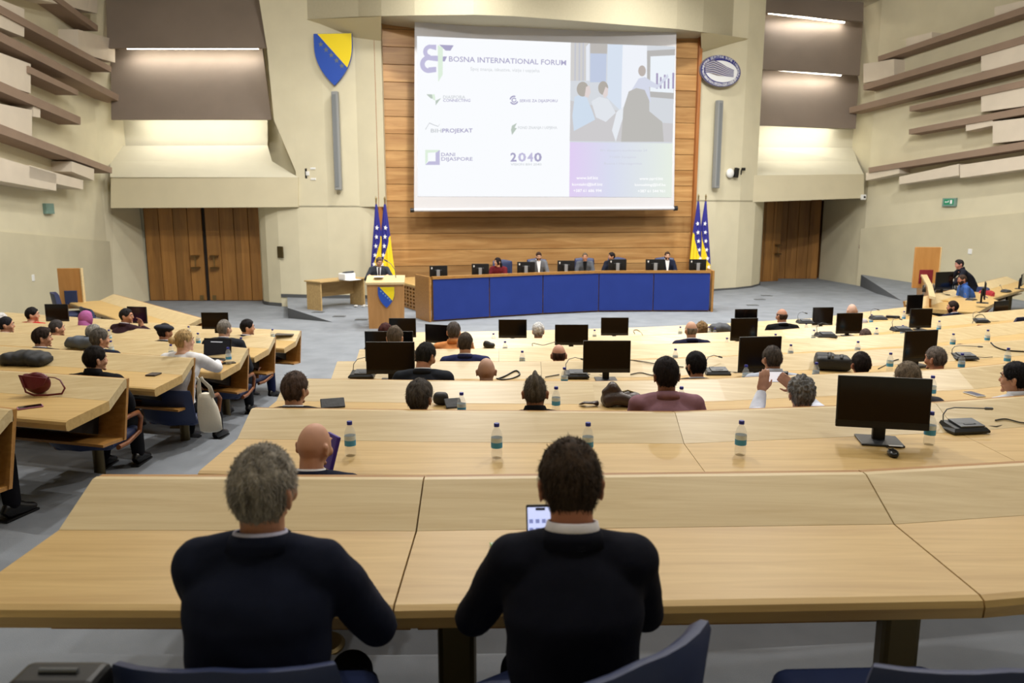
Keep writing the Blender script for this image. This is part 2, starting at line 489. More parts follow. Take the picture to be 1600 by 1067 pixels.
upper([(1199,-90),(1190,108),(1183,196),(1176,252),(1170,275),(1170,316)], (8.1,25.95),(8.6,26.3), 8.1, 2.2, 'wall_cheek_right')
def baseb(path, z, name, off=.02, h=.1):
    b = MB()
    for (x0,y0),(x1,y1) in zip(path, path[1:]):
        L = math.hypot(x1-x0,y1-y0); n = Vector(((y1-y0)/L,-(x1-x0)/L,0))
        if n.y > 0 or (abs(n.y) < .2 and n.x*x0 > 0): n = -n
        b.extr([Vector((x0,y0,z)),Vector((x1,y1,z)),Vector((x1,y1,z+h)),Vector((x0,y0,z+h))], n*off)
    struct(b.build(name, BASEB))
baseb(LPATH[:5], -.28, 'baseboard_left', h=.10)
baseb(LPATH[4:], 0, 'baseboard_stage_left', h=.10)
baseb(RPATH, -.1, 'baseboard_right', h=.16)
# ---- left door alcove
DL0, DL1, DLY = -11.62, -7.83, 24.5
doorz_l = at_y(316,325,24.5).z
b = MB(); b.quad((-12.05,23.0,-.3),(DL0-.02,DLY,-.3),(DL0-.25,DLY,ZC),(-12.05,23.0,ZC)); struct(b.build('wall_alcove_left', WALL))
b = MB(); b.quad((-14,DLY+.12,-.3),(-6,DLY+.12,-.3),(-6,DLY+.12,ZC),(-14,DLY+.12,ZC)); struct(b.build('wall_behind_left', WALL))
def fascia(pa, pb, y0, y1, Yf, Yb, name, hp):
    """box front over the doors: pixel corners on the plane, soffit running back."""
    pts = []
    A = at_wall(pa[0], pa[1], Yf[0], Yf[1]); B = at_wall(pb[0], pb[1], Yf[0], Yf[1])
    C = at_wall(pb[0], pb[2], Yf[0], Yf[1]); D = at_wall(pa[0], pa[2], Yf[0], Yf[1])
    b = MB(); back = Vector((0, Yb, 0))
    b.extr([A,B,C,D], back); struct(b.build(name, hp)); return A,B,C,D
FL = ((-12.0,22.95),(-6.2,22.80))
A1,B1,C1,D1 = fascia((173,325,276),(466,323.5,277),0,0,FL,1.7,'wall_fascia_left',mat('plaster_cream_fascia',(208,198,168),.85,noise_amt=.03,nscale=1.5))
def plane_quad(px4, planes, name, m):
    b = MB(); b.poly([at_y(x,y,Y) for (x,y),Y in zip(px4,planes)]); return struct(b.build(name, m))
def shingle(tl, tr, br, bl, Yt, Yb, name, m, th=.10):
    """leaning acoustic panel: four pixel corners, top at depth Yt, bottom at depth Yb."""
    P = [at_y(tl[0],tl[1],Yt[0]),at_y(tr[0],tr[1],Yt[1]),at_y(br[0],br[1],Yb[1]),at_y(bl[0],bl[1],Yb[0])]
    b = MB(); b.extr(P, (0,th,0)); o = b.build(name, m); o['kind'] = 'structure'; return P
LINER = mat('plaster_cream_recess', (210,205,184), .85, noise_amt=.03, nscale=1.2)
# lit recess and sloped apron above the left doors
plane_quad([(178,180),(418,180),(418,228),(178,228)],[24.2]*4,'wall_recess_left',LINER)
plane_quad([(178,228),(418,227),(425,252),(172,252)],[24.1,24.1,23.6,23.6],'wall_apron_left',LINER)
plane_quad([(172,252),(425,252),(466,277),(172,277)],[23.6,23.6,22.8,22.9],'wall_apron_low_left',LINER)
PAL = shingle((172,60),(408,60),(424,187),(174,187),(24.25,24.25),(23.1,23.1),'wall_panel_left_low',BROWN)
PBL = shingle((163,-60),(398,-60),(417,75),(168,75),(24.25,24.25),(23.1,23.1),'wall_panel_left_high',BROWN)
# doors
DLEAF = mat('door_gap', (30,20,12), .8)
def door_leaf(t, x0, x1, z0, z1, flip, handle=True, nm='door_leaf'):
    w = (x1-x0)/4
    b = MB()
    for i in range(4):
        b.rbox(((x0+w*(i+.5)), 0, (z0+z1)/2), (w-.012, .06, z1-z0), .012, n=1)
    return b.build(nm, DOORW, t)
HANDLE = mat('brass_handle', (150,128,88), .3, metal=.9)
t = empty('door_1', (DL0, DLY, -.28)); struct(t, 'wide wooden double doors at the left of the stage')
w = (DL1-DL0); hh = doorz_l+.28+.1
door_leaf(t, .03, w/2-.05, .01, hh, 0); door_leaf(t, w/2+.05, w-.03, .01, hh, 0)
b = MB(); b.box((w/2,.05,hh/2),(w,.04,hh)); b.build('door_rebate', DLEAF, t)
for s in (-1, 1):
    cx = w/2+s*.30
    b = MB()
    for zz in (1.05, .80 if 0 else 1.42):
        b.lathe([(.0,0),(.14,.0),(.15,.02),(.12,.04),(.0,.04)], 18, Matrix.Translation((cx,-.11,zz)))
        b.cyl((cx,-.11,zz+.02),(cx,-.02,zz+.02),.02)
    b.cyl((cx,-.11,1.07),(cx,-.11,1.44),.018)
    b.build('door_handle', HANDLE, t, True, auto=40)
    b = MB(); b.box((w/2+s*.2,-.035,.09),(.12,.01,.18)); b.build('kick_plate', HANDLE, t)
# ---- right door alcove
RD0, RD1 = Vector((9.1,29.0)), Vector((12.15,30.4))
d = (RD1-RD0).normalized(); rzr = math.atan2(d.y, d.x); wr = (RD1-RD0).length
hzr = at_wall(1240,315,RD0,RD1).z+.25
t = empty('door_2', (RD0.x, RD0.y, -.1)); t.rotation_euler = (0,0,rzr); struct(t, 'wooden double door at the right of the stage with one leaf ajar')
b = MB()
for i in range(3): b.rbox((.22+.40*i,-.02,hzr/2),(.385,.06,hzr),.01,n=1)
b.build('door_leaf', DOORW, t)
b = MB()
ang = math.radians(28)
for i in range(4):
    b.rbox((wr-.25-.42*i*math.cos(ang), .05+.42*i*math.sin(ang)+.1, hzr/2),(.41,.06,hzr),.01,rz=-ang,n=1)
b.build('door_leaf', DOORW, t)
b = MB(); b.box((wr/2,1.6,hzr/2),(wr+3,.05,hzr)); b.box((wr+.35,.9,hzr/2),(.05,1.5,hzr)); b.box((-.3,.9,hzr/2),(.05,1.5,hzr)); b.box((wr/2,.8,hzr+.02),(wr+3,1.6,.05)); b.build('door_rebate', mat('corridor_wood',(120,78,36),.6), t)
b = MB()
for zz in (1.02,1.36): 
    b.lathe([(.0,0),(.13,.0),(.14,.02),(.11,.04),(.0,.04)], 18, Matrix.Translation((1.05,-.12,zz))); b.cyl((1.05,-.12,zz+.02),(1.05,-.03,zz+.02),.02)
b.cyl((1.05,-.12,1.04),(1.05,-.12,1.38),.018); b.build('door_handle', HANDLE, t, True, auto=40)
b = MB(); b.quad((12.15,30.4,-.2),(12.5,27.5,-.2),(12.5,27.5,ZC),(12.15,30.4,ZC)); struct(b.build('wall_alcove_right', WALL))
b = MB()
top = hzr-.2
b.quad((RD0.x-.3,RD0.y+.12,top),(RD1.x+1,RD1.y+.7,top),(RD1.x+1,RD1.y+.7,ZC),(RD0.x-.3,RD0.y+.12,ZC)); struct(b.build('wall_behind_right', WALL))
FR = ((8.0,25.85),(12.5,27.35))
fascia((1170,316,274),(1350,309.5,272),0,0,FR,2.4,'wall_fascia_right',MATS['plaster_cream_fascia'])
R1 = 28.2
plane_quad([(1180,196),(1340,203),(1333,231),(1185,230)],[R1,R1+.5,R1+.5,R1],'wall_recess_right',LINER)
plane_quad([(1185,230),(1333,231),(1340,252),(1178,252)],[R1,R1+.5,R1-.1,R1-.4],'wall_apron_right',LINER)
plane_quad([(1178,252),(1340,252),(1350,273),(1170,275)],[R1-.4,R1-.1,27.25,25.95],'wall_apron_low_right',LINER)
PAR = shingle((1193,100),(1343,110),(1337,201),(1186,196),(28.3,28.8),(27.0,27.6),'wall_panel_right_low',BROWN)
PBR = shingle((1196,0),(1350,12),(1343,118),(1190,108),(28.3,28.8),(27.0,27.6),'wall_panel_right_middle',BROWN)
PCR = shingle((1198,-90),(1350,-80),(1349,34),(1195,19),(28.3,28.8),(27.0,27.6),'wall_panel_right_high',BROWN)
# cove lamps hidden above each opening between the leaning panels
COVE = mat('cove_tube', (255,250,235), .5, emit=(255,248,228), estr=26)
def cove(P, lab, dy=.55, lift=.10):
    a = (P[3]+Vector((.30,dy,lift))); c = (P[2]+Vector((-.42,dy,lift)))
    mid = (a+c)/2
    t = thing('cove_light', lab, 'light', mid)
    b = MB(); b.tube([a-mid,c-mid], .025, 8); b.build('tube', COVE, t)
    b = MB(); b.box((0,.04,.05),((c-a).length,.10,.03), rz=math.atan2((c-a).y,(c-a).x)); b.build('housing', WHITE, t)
    ld = bpy.data.lights.new('cove_area','AREA'); ld.shape = 'RECTANGLE'; ld.size = (c-a).length; ld.size_y = .12; ld.energy = 17; ld.color = (1,.985,.94)
    l = bpy.data.objects.new('cove_area', ld); COL.objects.link(l); l.parent = t
    l.location = (0,-.02,-.06); l.rotation_euler = (math.radians(25),0,math.atan2((c-a).y,(c-a).x))
cove(PAL,'white strip light glowing above the left doors, lower of the two')
cove(PBL,'white strip light glowing high above the left doors')
cove(PAR,'white strip light glowing above the right door, lowest of the three')
cove(PBR,'white strip light glowing above the right door, middle of the three')
cove(PCR,'white strip light glowing above the right door, topmost at the frame edge')
# ---- wood panelled stage wall
WA, WB = Vector((-3.88,22.6)), Vector((5.74,24.46))
d = (WB-WA); wl = d.length; rzw = math.atan2(d.y,d.x)
t = empty('wall_stage', (WA.x,WA.y,0)); t.rotation_euler = (0,0,rzw); struct(t)
b = MB(); ph = .4745
i = 0
while (i+1)*ph < 8.1:
    b.rbox((wl/2,.06,(i+.5)*ph),(wl,.10,ph-.012),.006,n=1); i += 1
b.build('planking', PWOOD, t)
b = MB(); b.box((wl/2,.13,4.0),(wl-.02,.06,8.0)); b.build('backing', mat('panel_gap',(70,40,18),.8), t)
for x in (.06, wl-.06):
    b = MB(); b.rbox((x,.0,4.0),(.10,.24,8.0),.01); b.build('edge_board', wood('edge_board_wood',(150,90,42),(178,116,62),(6,6,.8),.4), t)
# ---- bulkhead above the screen
bul = [(473,30.7,22.86),(560,26,22.2),(596,25,21.7),(648,24,21.3),(740,23,21.1),(800,25,21.3),(880,31,21.7),(960,37.5,22.2),(1057,45,23.0),(1098,50,23.6),(1140,56,24.9),(1172,60.5,25.9)]
fr = [at_y(x,y,Y) for x,y,Y in bul]
b = MB()
for p,q in zip(fr,fr[1:]):
    b.quad(p,q,Vector((q.x,q.y,ZC)),Vector((p.x,p.y,ZC)))
    b.quad(p,q,Vector((q.x,q.y+3,q.z)),Vector((p.x,p.y+3,p.z)))
struct(b.build('wall_bulkhead', mat('plaster_bulkhead',(186,178,152),.85,noise_amt=.03)))
# wedges of soffit either side of the planking
b = MB()
b.poly([at_y(475,30.5,22.84),at_y(596,25.5,21.68),at_y(595,73,22.60)])
struct(b.build('wall_wedge_left', mat('plaster_soffit',(196,184,148),.9)))
b = MB()
p1 = at_wall(1170,60.5,(7.4,25.35),(8.1,25.95),.05); p2 = at_y(1095,49,23.62); p3 = at_wall(1096,82,(5.66,24.48),(6.5,24.85),.03)
b.poly([p1,p2,p3]); struct(b.build('wall_wedge_right', MATS['plaster_soffit']))
# proud block beside the flags
b = MB(); q0 = at_y(557,323,22.6); q1 = at_y(603,323,22.5)
b.extr([Vector((q0.x,22.72,q0.z)),Vector((q1.x,22.66,q0.z)),Vector((q1.x,22.42,q0.z))], (0,0,5)); struct(b.build('wall_pier_left', WALL))
# ------------------------------------------------------------------ slats and blocks on the side walls
def slat(A, B, near, far, hgt, m, name, lab, grp, proj=.55, thick=None):
    """near/far: (x,ytop) pixels of the front face; hgt: pixel height at each end."""
    P0 = at_wall(near[0],near[1],A,B,proj); P1 = at_wall(far[0],far[1],A,B,proj)
    Q0 = at_wall(near[0],near[1]+hgt[0],A,B,proj); Q1 = at_wall(far[0],far[1]+hgt[1],A,B,proj)
    dx, dy = B[0]-A[0], B[1]-A[1]; L = math.hypot(dx,dy); n = Vector((dy/L,-dx/L,0))
    if n.x*A[0] < 0: n = -n
    b = MB(); b.extr([P0,P1,Q1,Q0], n*(proj+.03))
    o = b.build(name, m); tag(o, lab, 'wall panel', grp)
LA = (LWA, (-10.0,.2))
lsl = [((-150,-185),(153,40),(14,9),'topmost taupe slat on the left wall'),
 ((-150,-75),(174,104),(16,9),'taupe slat ending beside the upper block on the left wall, second from top'),
 ((-150,-30),(191,151),(18,10),'longest taupe slat on the left wall, reaching over the corner'),
 ((45,103),(122,141),(11,8),'short taupe slat between two long ones on the left wall'),
 ((-150,60),(126,183),(20,12),'taupe slat fourth from top on the left wall, ending short of the corner'),
 ((-150,135),(175,262),(20,9),'lowest long taupe slat on the left wall')]
for i,(n_,f_,h_,lab) in enumerate(lsl): slat(*LA, n_, f_, h_, SLAT, 'wall_slat', lab, 'left wall slats')
lbl = [((-60,-25),(38,14),(44,44),'beige block highest on the left wall at the frame edge'),
 ((122,46),(180,62),(36,36),'beige block near the left wall corner, above the long slat'),
 ((-60,60),(48,100),(50,46),'beige block second down on the left wall at the frame edge'),
 ((-60,150),(50,172),(50,45),'bright beige block third down on the left wall'),
 ((52,164),(63,166),(18,18),'small beige block beside the bright block on the left wall'),
 ((-60,228),(88,272),(44,26),'beige block lowest on the left wall at the frame edge'),
 ((46,258),(130,282),(20,14),'slender beige block under the lowest slat of the left wall'),
 ((112,252),(147,264),(16,18),'small beige block under the far end of the lowest left slat'),
 ((-60,-90),(152,-5),(60,26),'recessed beige block between the two topmost slats of the left wall')]
for n_,f_,h_,lab in lbl: slat(*LA, n_, f_, h_, BLOCK, 'wall_block', lab, 'left wall blocks', proj=.5)
RA = (RWA, RWB)
rsl = [((1700,-24),(1372,88),(12,8),'topmost taupe slat on the right wall'),
 ((1700,25),(1349,132),(13,9),'taupe slat second from top on the right wall'),
 ((1700,68),(1327,168),(15,9),'longest taupe slat on the right wall, reaching over the corner'),
 ((1700,102),(1421,166),(12,8),'taupe slat fourth from top on the right wall'),
 ((1700,148),(1420,202),(13,8),'taupe slat fifth from top on the right wall'),
 ((1700,204),(1357,262),(13,8),'lowest long taupe slat on the right wall')]
for n_,f_,h_,lab in rsl: slat(*RA, n_, f_, h_, SLAT, 'wall_slat', lab, 'right wall slats')
rbl = [((1700,-22),(1554,11),(22,16),'beige block at the top right corner of the right wall'),
 ((1456,50),(1416,60),(15,16),'beige block resting on the topmost slat of the right wall'),
 ((1397,92),(1349,100),(28,30),'beige block on the far end of the second slat of the right wall'),
 ((1700,38),(1533,78),(40,34),'beige block between the second and third slats of the right wall'),
 ((1700,112),(1533,142),(40,33),'bright beige block between the fourth and fifth slats of the right wall'),
 ((1551,178),(1509,187),(18,18),'small beige block under the fifth slat of the right wall'),
 ((1700,172),(1551,190),(36,34),'bright beige block above the lowest slat of the right wall'),
 ((1405,257),(1353,270),(14,12),'slender beige block under the far end of the lowest right slat'),
 ((1498,256),(1405,276),(18,12),'long beige block under the lowest slat of the right wall'),
 ((1700,228),(1500,258),(22,20),'beige block under the lowest right slat at the frame edge')]
for n_,f_,h_,lab in rbl: slat(*RA, n_, f_, h_, BLOCK, 'wall_block', lab, 'right wall blocks', proj=.5)
# ------------------------------------------------------------------ ceiling lights
LAMPM = mat('lamp_glass', (255,255,255), .5, emit=(255,246,230), estr=6)
lamps = [(-6.5,3,'left'),(-2,2.5,'centre'),(3,2.5,'centre right'),(8,4,'right'),(-6,9,'left'),(-1,10.3,'centre'),(4,10.3,'centre right'),(9,11,'right'),(-5.5,15,'left'),(0,15.5,'centre'),(5.5,16.5,'centre right'),(11,18,'right'),(-1.5,19.2,'stage'),(4,20.2,'stage')]
rown = {0:'back',1:'middle',2:'front',3:'stage'}
pw = [30,55,65,120, 75,270,290,240, 300,300,300,300, 300,300]
for i,(x,y,n_) in enumerate(lamps):
    t = thing('ceiling_lamp', 'round recessed ceiling lamp, %s of the %s row' % (n_ if i < 12 else ['left','right'][i-12], rown[i//4]), 'light', (x,y,ZC), 0, 'ceiling lamps')
    b = MB(); b.lathe([(.34,0),(.36,-.03),(.30,-.03),(.28,-.005)], 24, cap=False); b.build('rim', GREYP, t, True)
    b = MB(); b.lathe([(0.001,-.008),(.29,-.008)], 24, cap=False); b.build('diffuser', LAMPM, t)
    ld = bpy.data.lights.new('lamp_area','AREA'); ld.shape = 'DISK'; ld.size = .5
    ld.energy = pw[i]; ld.color = (1,.97,.92); ld.spread = math.radians(150)
    l = bpy.data.objects.new('lamp_area', ld); COL.objects.link(l); l.parent = t; l.location = (0,0,-.06)
# unseen floodlights, added to brighten the stage and side walls
for x,y,tx,ty,tz,e,n_ in [(-5,11,-9.5,24,3.5,850,'left doors'),(-2,12,-5,22.8,4.5,700,'shield of arms'),(2,12,1,23.5,1.0,430,'panelling'),(5,12.5,7.5,26,4.5,900,'oval seal'),(7,13,11,28,3.5,900,'right door'),(1,8,-11.6,19,4,1100,'left wall slats'),(4,9,14,24,4,1300,'right wall slats')]:
    t = thing('added_floodlight', 'added floodlight, out of view, brightening the %s' % n_, 'light', (x,y,ZC-.35))
    d = (Vector((tx,ty,tz))-Vector((x,y,ZC-.35))); q = d.to_track_quat('-Z','Y')
    M_ = q.to_matrix().to_4x4()
    b = MB(); b.lathe([(.001,.22),(.08,.22),(.11,.05),(.14,.0),(.13,.0)],20,M_,cap=False); b.cyl((0,0,.1),(0,0,.35),.015); b.build('housing', BLACK, t, True)
    ld = bpy.data.lights.new('added_flood','SPOT'); ld.energy = e*1.5; ld.spot_size = math.radians(78); ld.spot_blend = 1; ld.shadow_soft_size = .18; ld.color = (1,.975,.93)
    l = bpy.data.objects.new('added_flood', ld); COL.objects.link(l); l.parent = t; l.rotation_euler = q.to_euler(); l.location = d.normalized()*.03
# ------------------------------------------------------------------ projection screen
import bpy
SA, SB = Vector((-2.86,22.0)), Vector((5.12,23.54))     # plan line of the screen
sd = (SB-SA).normalized(); srz = math.atan2(sd.y, sd.x); sn = Vector((sd.y,-sd.x))
def on_s(px, py, off=0.0):
    return at_wall(px, py, SA, SB, off)
scr = thing('projection_screen', 'large white pull-down projection screen showing a forum slide on the panelled stage wall', 'screen', (SA.x,SA.y,2.6), srz)
def em(name, c, s=1.0): 
    return mat(name, (0,0,0), .9, spec=0, emit=c, estr=s)
def spoly(pts, name, m, off, parent=scr, th=0.0):
    b = MB()
    P = [on_s(x,y,off) for x,y in pts]
    b.poly(P)
    return b.build(name, m, parent, world=True)
SCRF = mat('screen_cloth', (204,204,209), .9, spec=.1)
b = MB(); P = [on_s(648,12), on_s(1057,30), on_s(1053,325), on_s(647,328)]
b.extr(P, Vector((sn.x,sn.y,0))*-.02); b.build('screen_cloth', SCRF, scr, world=True)
b = MB(); b.tube([on_s(643,328.5,.01), on_s(1056,325.5,.01)], .045, 12); b.build('bottom_bar', mat('screen_bar',(206,206,210),.5), scr, True, world=True, auto=40)
b = MB(); b.tube([on_s(1053,325.5,.01), on_s(1058,325.3,.01)], .075, 12); b.tube([on_s(641,328.6,.01), on_s(647,328.4,.01)], .06, 12); b.build('bar_end', BLACK, scr, world=True)
O1, O2, O3, O4 = .006, .010, .014, .018
slide = spoly([(651.5,56.5),(892,66.5),(889.5,307.5),(652.5,307)], 'slide_panel', em('slide_white',(250,252,255),1.0), O1)
LIL = em('slide_lilac',(196,192,222)); LIL2 = em('slide_lilac_dark',(172,168,200)); GRN = em('slide_green',(224,240,222)); GRY = em('slide_grey',(206,210,214)); GR2 = em('slide_green_grey',(190,202,192))
def F1(x, y): return (640+x/6.154, 50+y/6.154)
def F2(x, y): return (880+x/8.4, 50+y/8.4)
def F3(x, y): return (880+x/8.4, 200+y/8.4)
def F8(x, y): return (640+x/6.154, 190+y/6.154)
def stext(s, x0, y0, x1, m, cap, off=O2, font_w=1.0, name='slide_text', weight=.012, y1=None):
    """text whose baseline runs from pixel (x0,y0) to (x1,y1), cap height in pixels."""
    cu = bpy.data.curves.new(name,'FONT'); cu.body = s; cu.size = 1; cu.offset = weight; cu.resolution_u = 2
    o = bpy.data.objects.new(name, cu); COL.objects.link(o)
    dg = bpy.context.evaluated_depsgraph_get(); me = bpy.data.meshes.new_from_object(o.evaluated_get(dg))
    bpy.data.objects.remove(o)
    xs = [v.co.x for v in me.vertices]; a, bb = min(xs), max(xs)
    P = on_s(x0,y0,off); Q = on_s(x1,y1 if y1 is not None else y0,off); C = on_s(x0,y0-cap,off)
    ux = (Q-P)/(bb-a); uz = (C-P)/.72
    Mi = scr.matrix_basis.inverted()
    vx = [v.co.x for v in me.vertices]; iv = sorted((min(vx[i] for i in f.vertices), max(vx[i] for i in f.vertices)) for f in me.polygons); cuts = [-1e9]; hi_ = iv[0][1]
    for l_, h_ in iv:
        if l_-hi_ > .15: cuts.append((l_+hi_)/2)
        hi_ = max(hi_, h_)
    cuts.append(1e9)
    co = [Mi @ (P + ux*(v.co.x-a) + uz*v.co.y) for v in me.vertices]
    for lo, hi in zip(cuts, cuts[1:]):
        b_ = MB(); ids = [i for i,x in enumerate(vx) if lo < x < hi]; mp_ = {i:j for j,i in enumerate(ids)}
        b_.add([co[i] for i in ids], [[mp_[i] for i in f.vertices] for f in me.polygons if f.vertices[0] in mp_])
        q = b_.build(name, m, scr)
    return q
stext('BOSNA INTERNATIONAL FORUM', 701.5, 96, 884.5, LIL2, 8.5, y1=102, weight=.01)
stext('Spoj znanja, iskustva, vizije i uspjeha', 735, 110, 843, GRY, 5.5, y1=113, weight=0)
# emblem: rounded E with a blade and a flag
def arc_poly(cx, cy, r0, r1, a0, a1, n=12):
    o = [(cx+r1*math.cos(math.radians(a0+(a1-a0)*i/n)), cy+r1*math.sin(math.radians(a0+(a1-a0)*i/n))) for i in range(n+1)]
    i_ = [(cx+r0*math.cos(math.radians(a1-(a1-a0)*i/n)), cy+r0*math.sin(math.radians(a1-(a1-a0)*i/n))) for i in range(n+1)]
    return o+i_
b = MB()
def addp(b, pts, off): b.poly([on_s(*F1(*p), off) for p in pts])
def strip(b, pts, off):
    n = len(pts)//2
    for i in range(n-1):
        b.poly([on_s(*F1(*pts[i]),off),on_s(*F1(*pts[i+1]),off),on_s(*F1(*pts[2*n-2-i]),off),on_s(*F1(*pts[2*n-1-i]),off)])
strip(b, arc_poly(200,190,30,70,90,270), O2); strip(b, arc_poly(185,310,40,85,90,270), O2)
addp(b, [(200,122),(256,122),(256,175),(200,160)], O2); addp(b, [(180,228),(275,228),(275,283),(180,270)], O2); addp(b, [(180,340),(256,335),(256,385),(180,395)], O2)
b.build('emblem', LIL, scr, world=True)
b = MB(); addp(b,[(285,122),(424,128),(392,180),(345,178)],O2); addp(b,[(320,235),(360,235),(338,283),(318,283)],O2); b.build('emblem_flag', LIL2, scr, world=True)
b = MB(); addp(b,[(270,125),(320,150),(318,410),(300,440),(275,480)],O3); b.build('emblem_blade', GRN, scr, world=True)
b = MB(); addp(b,[(160,598),(215,600),(238,640),(205,640)],O2); addp(b,[(250,660),(303,635),(250,705)],O2); b.build('small_emblem', GR2, scr, world=True)
b = MB(); addp(b,[(215,600),(240,598),(250,660),(225,650)],O3); b.build('small_emblem', GRN, scr, world=True)
stext('DIASPORA', 692.5, 154, 727, GRY, 5); stext('CONNECTING', 692.5, 159, 735, LIL2, 4.6)
stext('SERVIS ZA DIJASPORU', 812, 159.5, 871, LIL2, 4.4)
b = MB(); strip(b, arc_poly(1004,655,14,24,0,340,16), O2); strip(b, arc_poly(1004,655,30,44,20,150), O2); strip(b, arc_poly(1004,655,30,44,190,290), O2); b.build('small_emblem', LIL2, scr, world=True)
b = MB(); strip(b, [(150,935),(190,870),(235,890),(275,905),(290,880),(290,886),(275,912),(235,898),(190,880),(155,940)], O2); b.build('small_emblem', GRY, scr, world=True)
stext('BIH', 673, 207, 690, GRY, 6, weight=.02); stext('PROJEKAT', 691, 207, 738.5, LIL2, 6.3, y1=206.8, weight=.02)
b = MB(); addp(b,[(985,900),(1032,875),(1010,920),(1032,925),(985,990),(975,940)],O2); b.build('small_emblem', GR2, scr, world=True)
stext('FOND ZNANJA I USPJEHA', 809.5, 201.5, 870.5, GRY, 4.3)
b = MB()
for q in ([(150,272),(175,300),(175,380),(150,415)],[(150,272),(290,272),(260,295),(175,300)]): b.poly([on_s(*F8(*p),O2) for p in q])
b.build('small_emblem', GRN, scr, world=True)
b = MB()
for q in ([(150,416),(185,382),(250,382),(290,416)],[(290,272),(290,416),(250,382),(250,300)]): b.poly([on_s(*F8(*p),O2) for p in q])
b.build('small_emblem', LIL, scr, world=True)
stext('DANI', 689.5, 244, 711, LIL2, 5.6); stext('DIJASPORE', 689.5, 251, 738.5, LIL2, 5.6)
stext('2', 797.5, 252, 807, LIL2, 13.5, weight=.03); stext('0', 809.5, 252, 822, LIL, 13.5, weight=.03); stext('4', 824, 252, 833, LIL, 13.5, weight=.03); stext('0', 834.5, 252, 846.5, LIL2, 13.5, weight=.03)
stext('VISION BIH 2040', 798, 258.5, 846, GRY, 3.6)
# right half: pale meeting photograph
ph = spoly([(892,67),(1054.8,72.5),(1051,224),(890.5,222)], 'photo_panel', em('photo_base',(214,218,224)), O1)
def pp(pts, c, off, key, nm='photo_shape'): 
    b = MB(); b.poly([on_s(*F2(*p),off) for p in pts]); return b.build(nm, em('photo_'+key, c), scr, world=True)
pp([(100,140),(345,145),(340,640),(95,640)],(210,208,206),O2,'curtain','photo_curtain')
for i,x in enumerate((150,205,255)): pp([(x,142),(x+18,142),(x+14,640),(x-4,640)],(196,198,208),O3,'fold','photo_curtain')
pp([(300,190),(345,145),(345,640),(300,640)],(232,236,244),O3,'jamb','photo_window')
pp([(355,280),(570,285),(560,660),(352,660)],(194,204,226),O2,'window','photo_window')
pp([(355,150),(580,155),(575,285),(355,280)],(190,186,182),O2,'header','photo_window')
pp([(585,160),(890,170),(780,1060),(575,860)],(216,226,240),O2,'glass','photo_window')
pp([(780,170),(1100,180),(1100,1060),(760,1060)],(240,243,250),O3,'wall','photo_wall')
pp([(1100,245),(1470,225),(1450,880),(1100,850)],(186,184,182),O3,'frame','photo_board')
pp([(1145,320),(1468,305),(1448,800),(1140,780)],(238,244,250),O4,'board','photo_board')
for x,t_,w_ in ((1220,540,26),(1270,590,22),(1322,560,22),(1372,610,22),(1432,535,26)):
    pp([(x,t_),(x+w_,t_),(x+w_-2,745),(x-2,742)],(168,158,190),O4+.003,'bar','photo_bar')
pp([(95,900),(750,1040),(1100,1180),(1440,1200),(1430,1443),(85,1430)],(206,204,206),O3,'table','photo_table')
def blob(cx, cy, rx, ry, n=20): return [(cx+rx*math.cos(2*math.pi*i/n), cy+ry*math.sin(2*math.pi*i/n)) for i in range(n)]
pp([(120,1100),(150,850),(230,820),(310,860),(390,1060),(420,1150),(140,1300)],(208,222,238),O4,'shirt','photo_person')
pp(blob(255,750,78,98),(180,174,166),O4+.003,'hair','photo_person'); pp([(300,720),(345,700),(362,790),(330,860),(280,850)],(226,214,212),O4+.004,'skin','photo_person')
pp([(370,910),(470,850),(590,880),(690,1060),(560,1180),(430,1120)],(226,230,236),O4+.002,'blouse','photo_person')
pp(blob(525,735,66,90),(184,178,170),O4+.005,'hair','photo_person'); pp([(555,720),(590,740),(585,830),(540,870),(520,820)],(228,216,214),O4+.006,'skin','photo_person')
pp([(900,760),(990,610),(1075,590),(1150,640),(1240,690),(1370,550),(1385,590),(1240,740),(1130,720),(1150,920),(900,900)],(214,218,234),O4+.005,'shirt2','photo_person')
pp(blob(1035,510,50,72),(190,180,174),O4+.006,'hair2','photo_person')
pp([(640,1290),(700,1050),(790,980),(830,1000),(760,1200),(690,1440)],(232,236,242),O4+.006,'sleeve','photo_person')
pp([(790,1000),(860,780),(960,735),(1070,760),(1130,900),(1130,1040),(1300,1180),(1320,1440),(760,1440)],(190,188,184),O4+.007,'back','photo_person')
pn = spoly([(890.5,222),(1051,224),(1049.5,308.5),(889.5,307.5)], 'contact_panel', None or em('contact_base',(222,224,236)), O1)
# soft colour wash belongs to the projected slide: colour by object position
m = bpy.data.materials.new('slide_wash'); m.use_nodes = True; nt = m.node_tree; bs = nt.nodes['Principled BSDF']
bs.inputs['Base Color'].default_value = (0,0,0,1); bs.inputs['Emission Strength'].default_value = 1; bs.inputs['Specular IOR Level'].default_value = 0
tc = nt.nodes.new('ShaderNodeTexCoord'); mpn = nt.nodes.new('ShaderNodeMapping'); nt.links.new(tc.outputs['Generated'], mpn.inputs[0])
sx = nt.nodes.new('ShaderNodeSeparateXYZ'); nt.links.new(mpn.outputs[0], sx.inputs[0])
rp = nt.nodes.new('ShaderNodeValToRGB'); nt.links.new(sx.outputs['X'], rp.inputs[0])
rp.color_ramp.elements[0].color = srgb((226,208,243)); rp.color_ramp.elements[1].color = srgb((232,240,228))
e = rp.color_ramp.elements.new(.4); e.color = srgb((218,222,240)); nt.links.new(rp.outputs[0], bs.inputs['Emission Color'])
pn.data.materials.clear(); pn.data.materials.append(m)
WT = em('slide_text_white',(255,255,255),1.05); PT = em('slide_text_pale',(212,214,226))
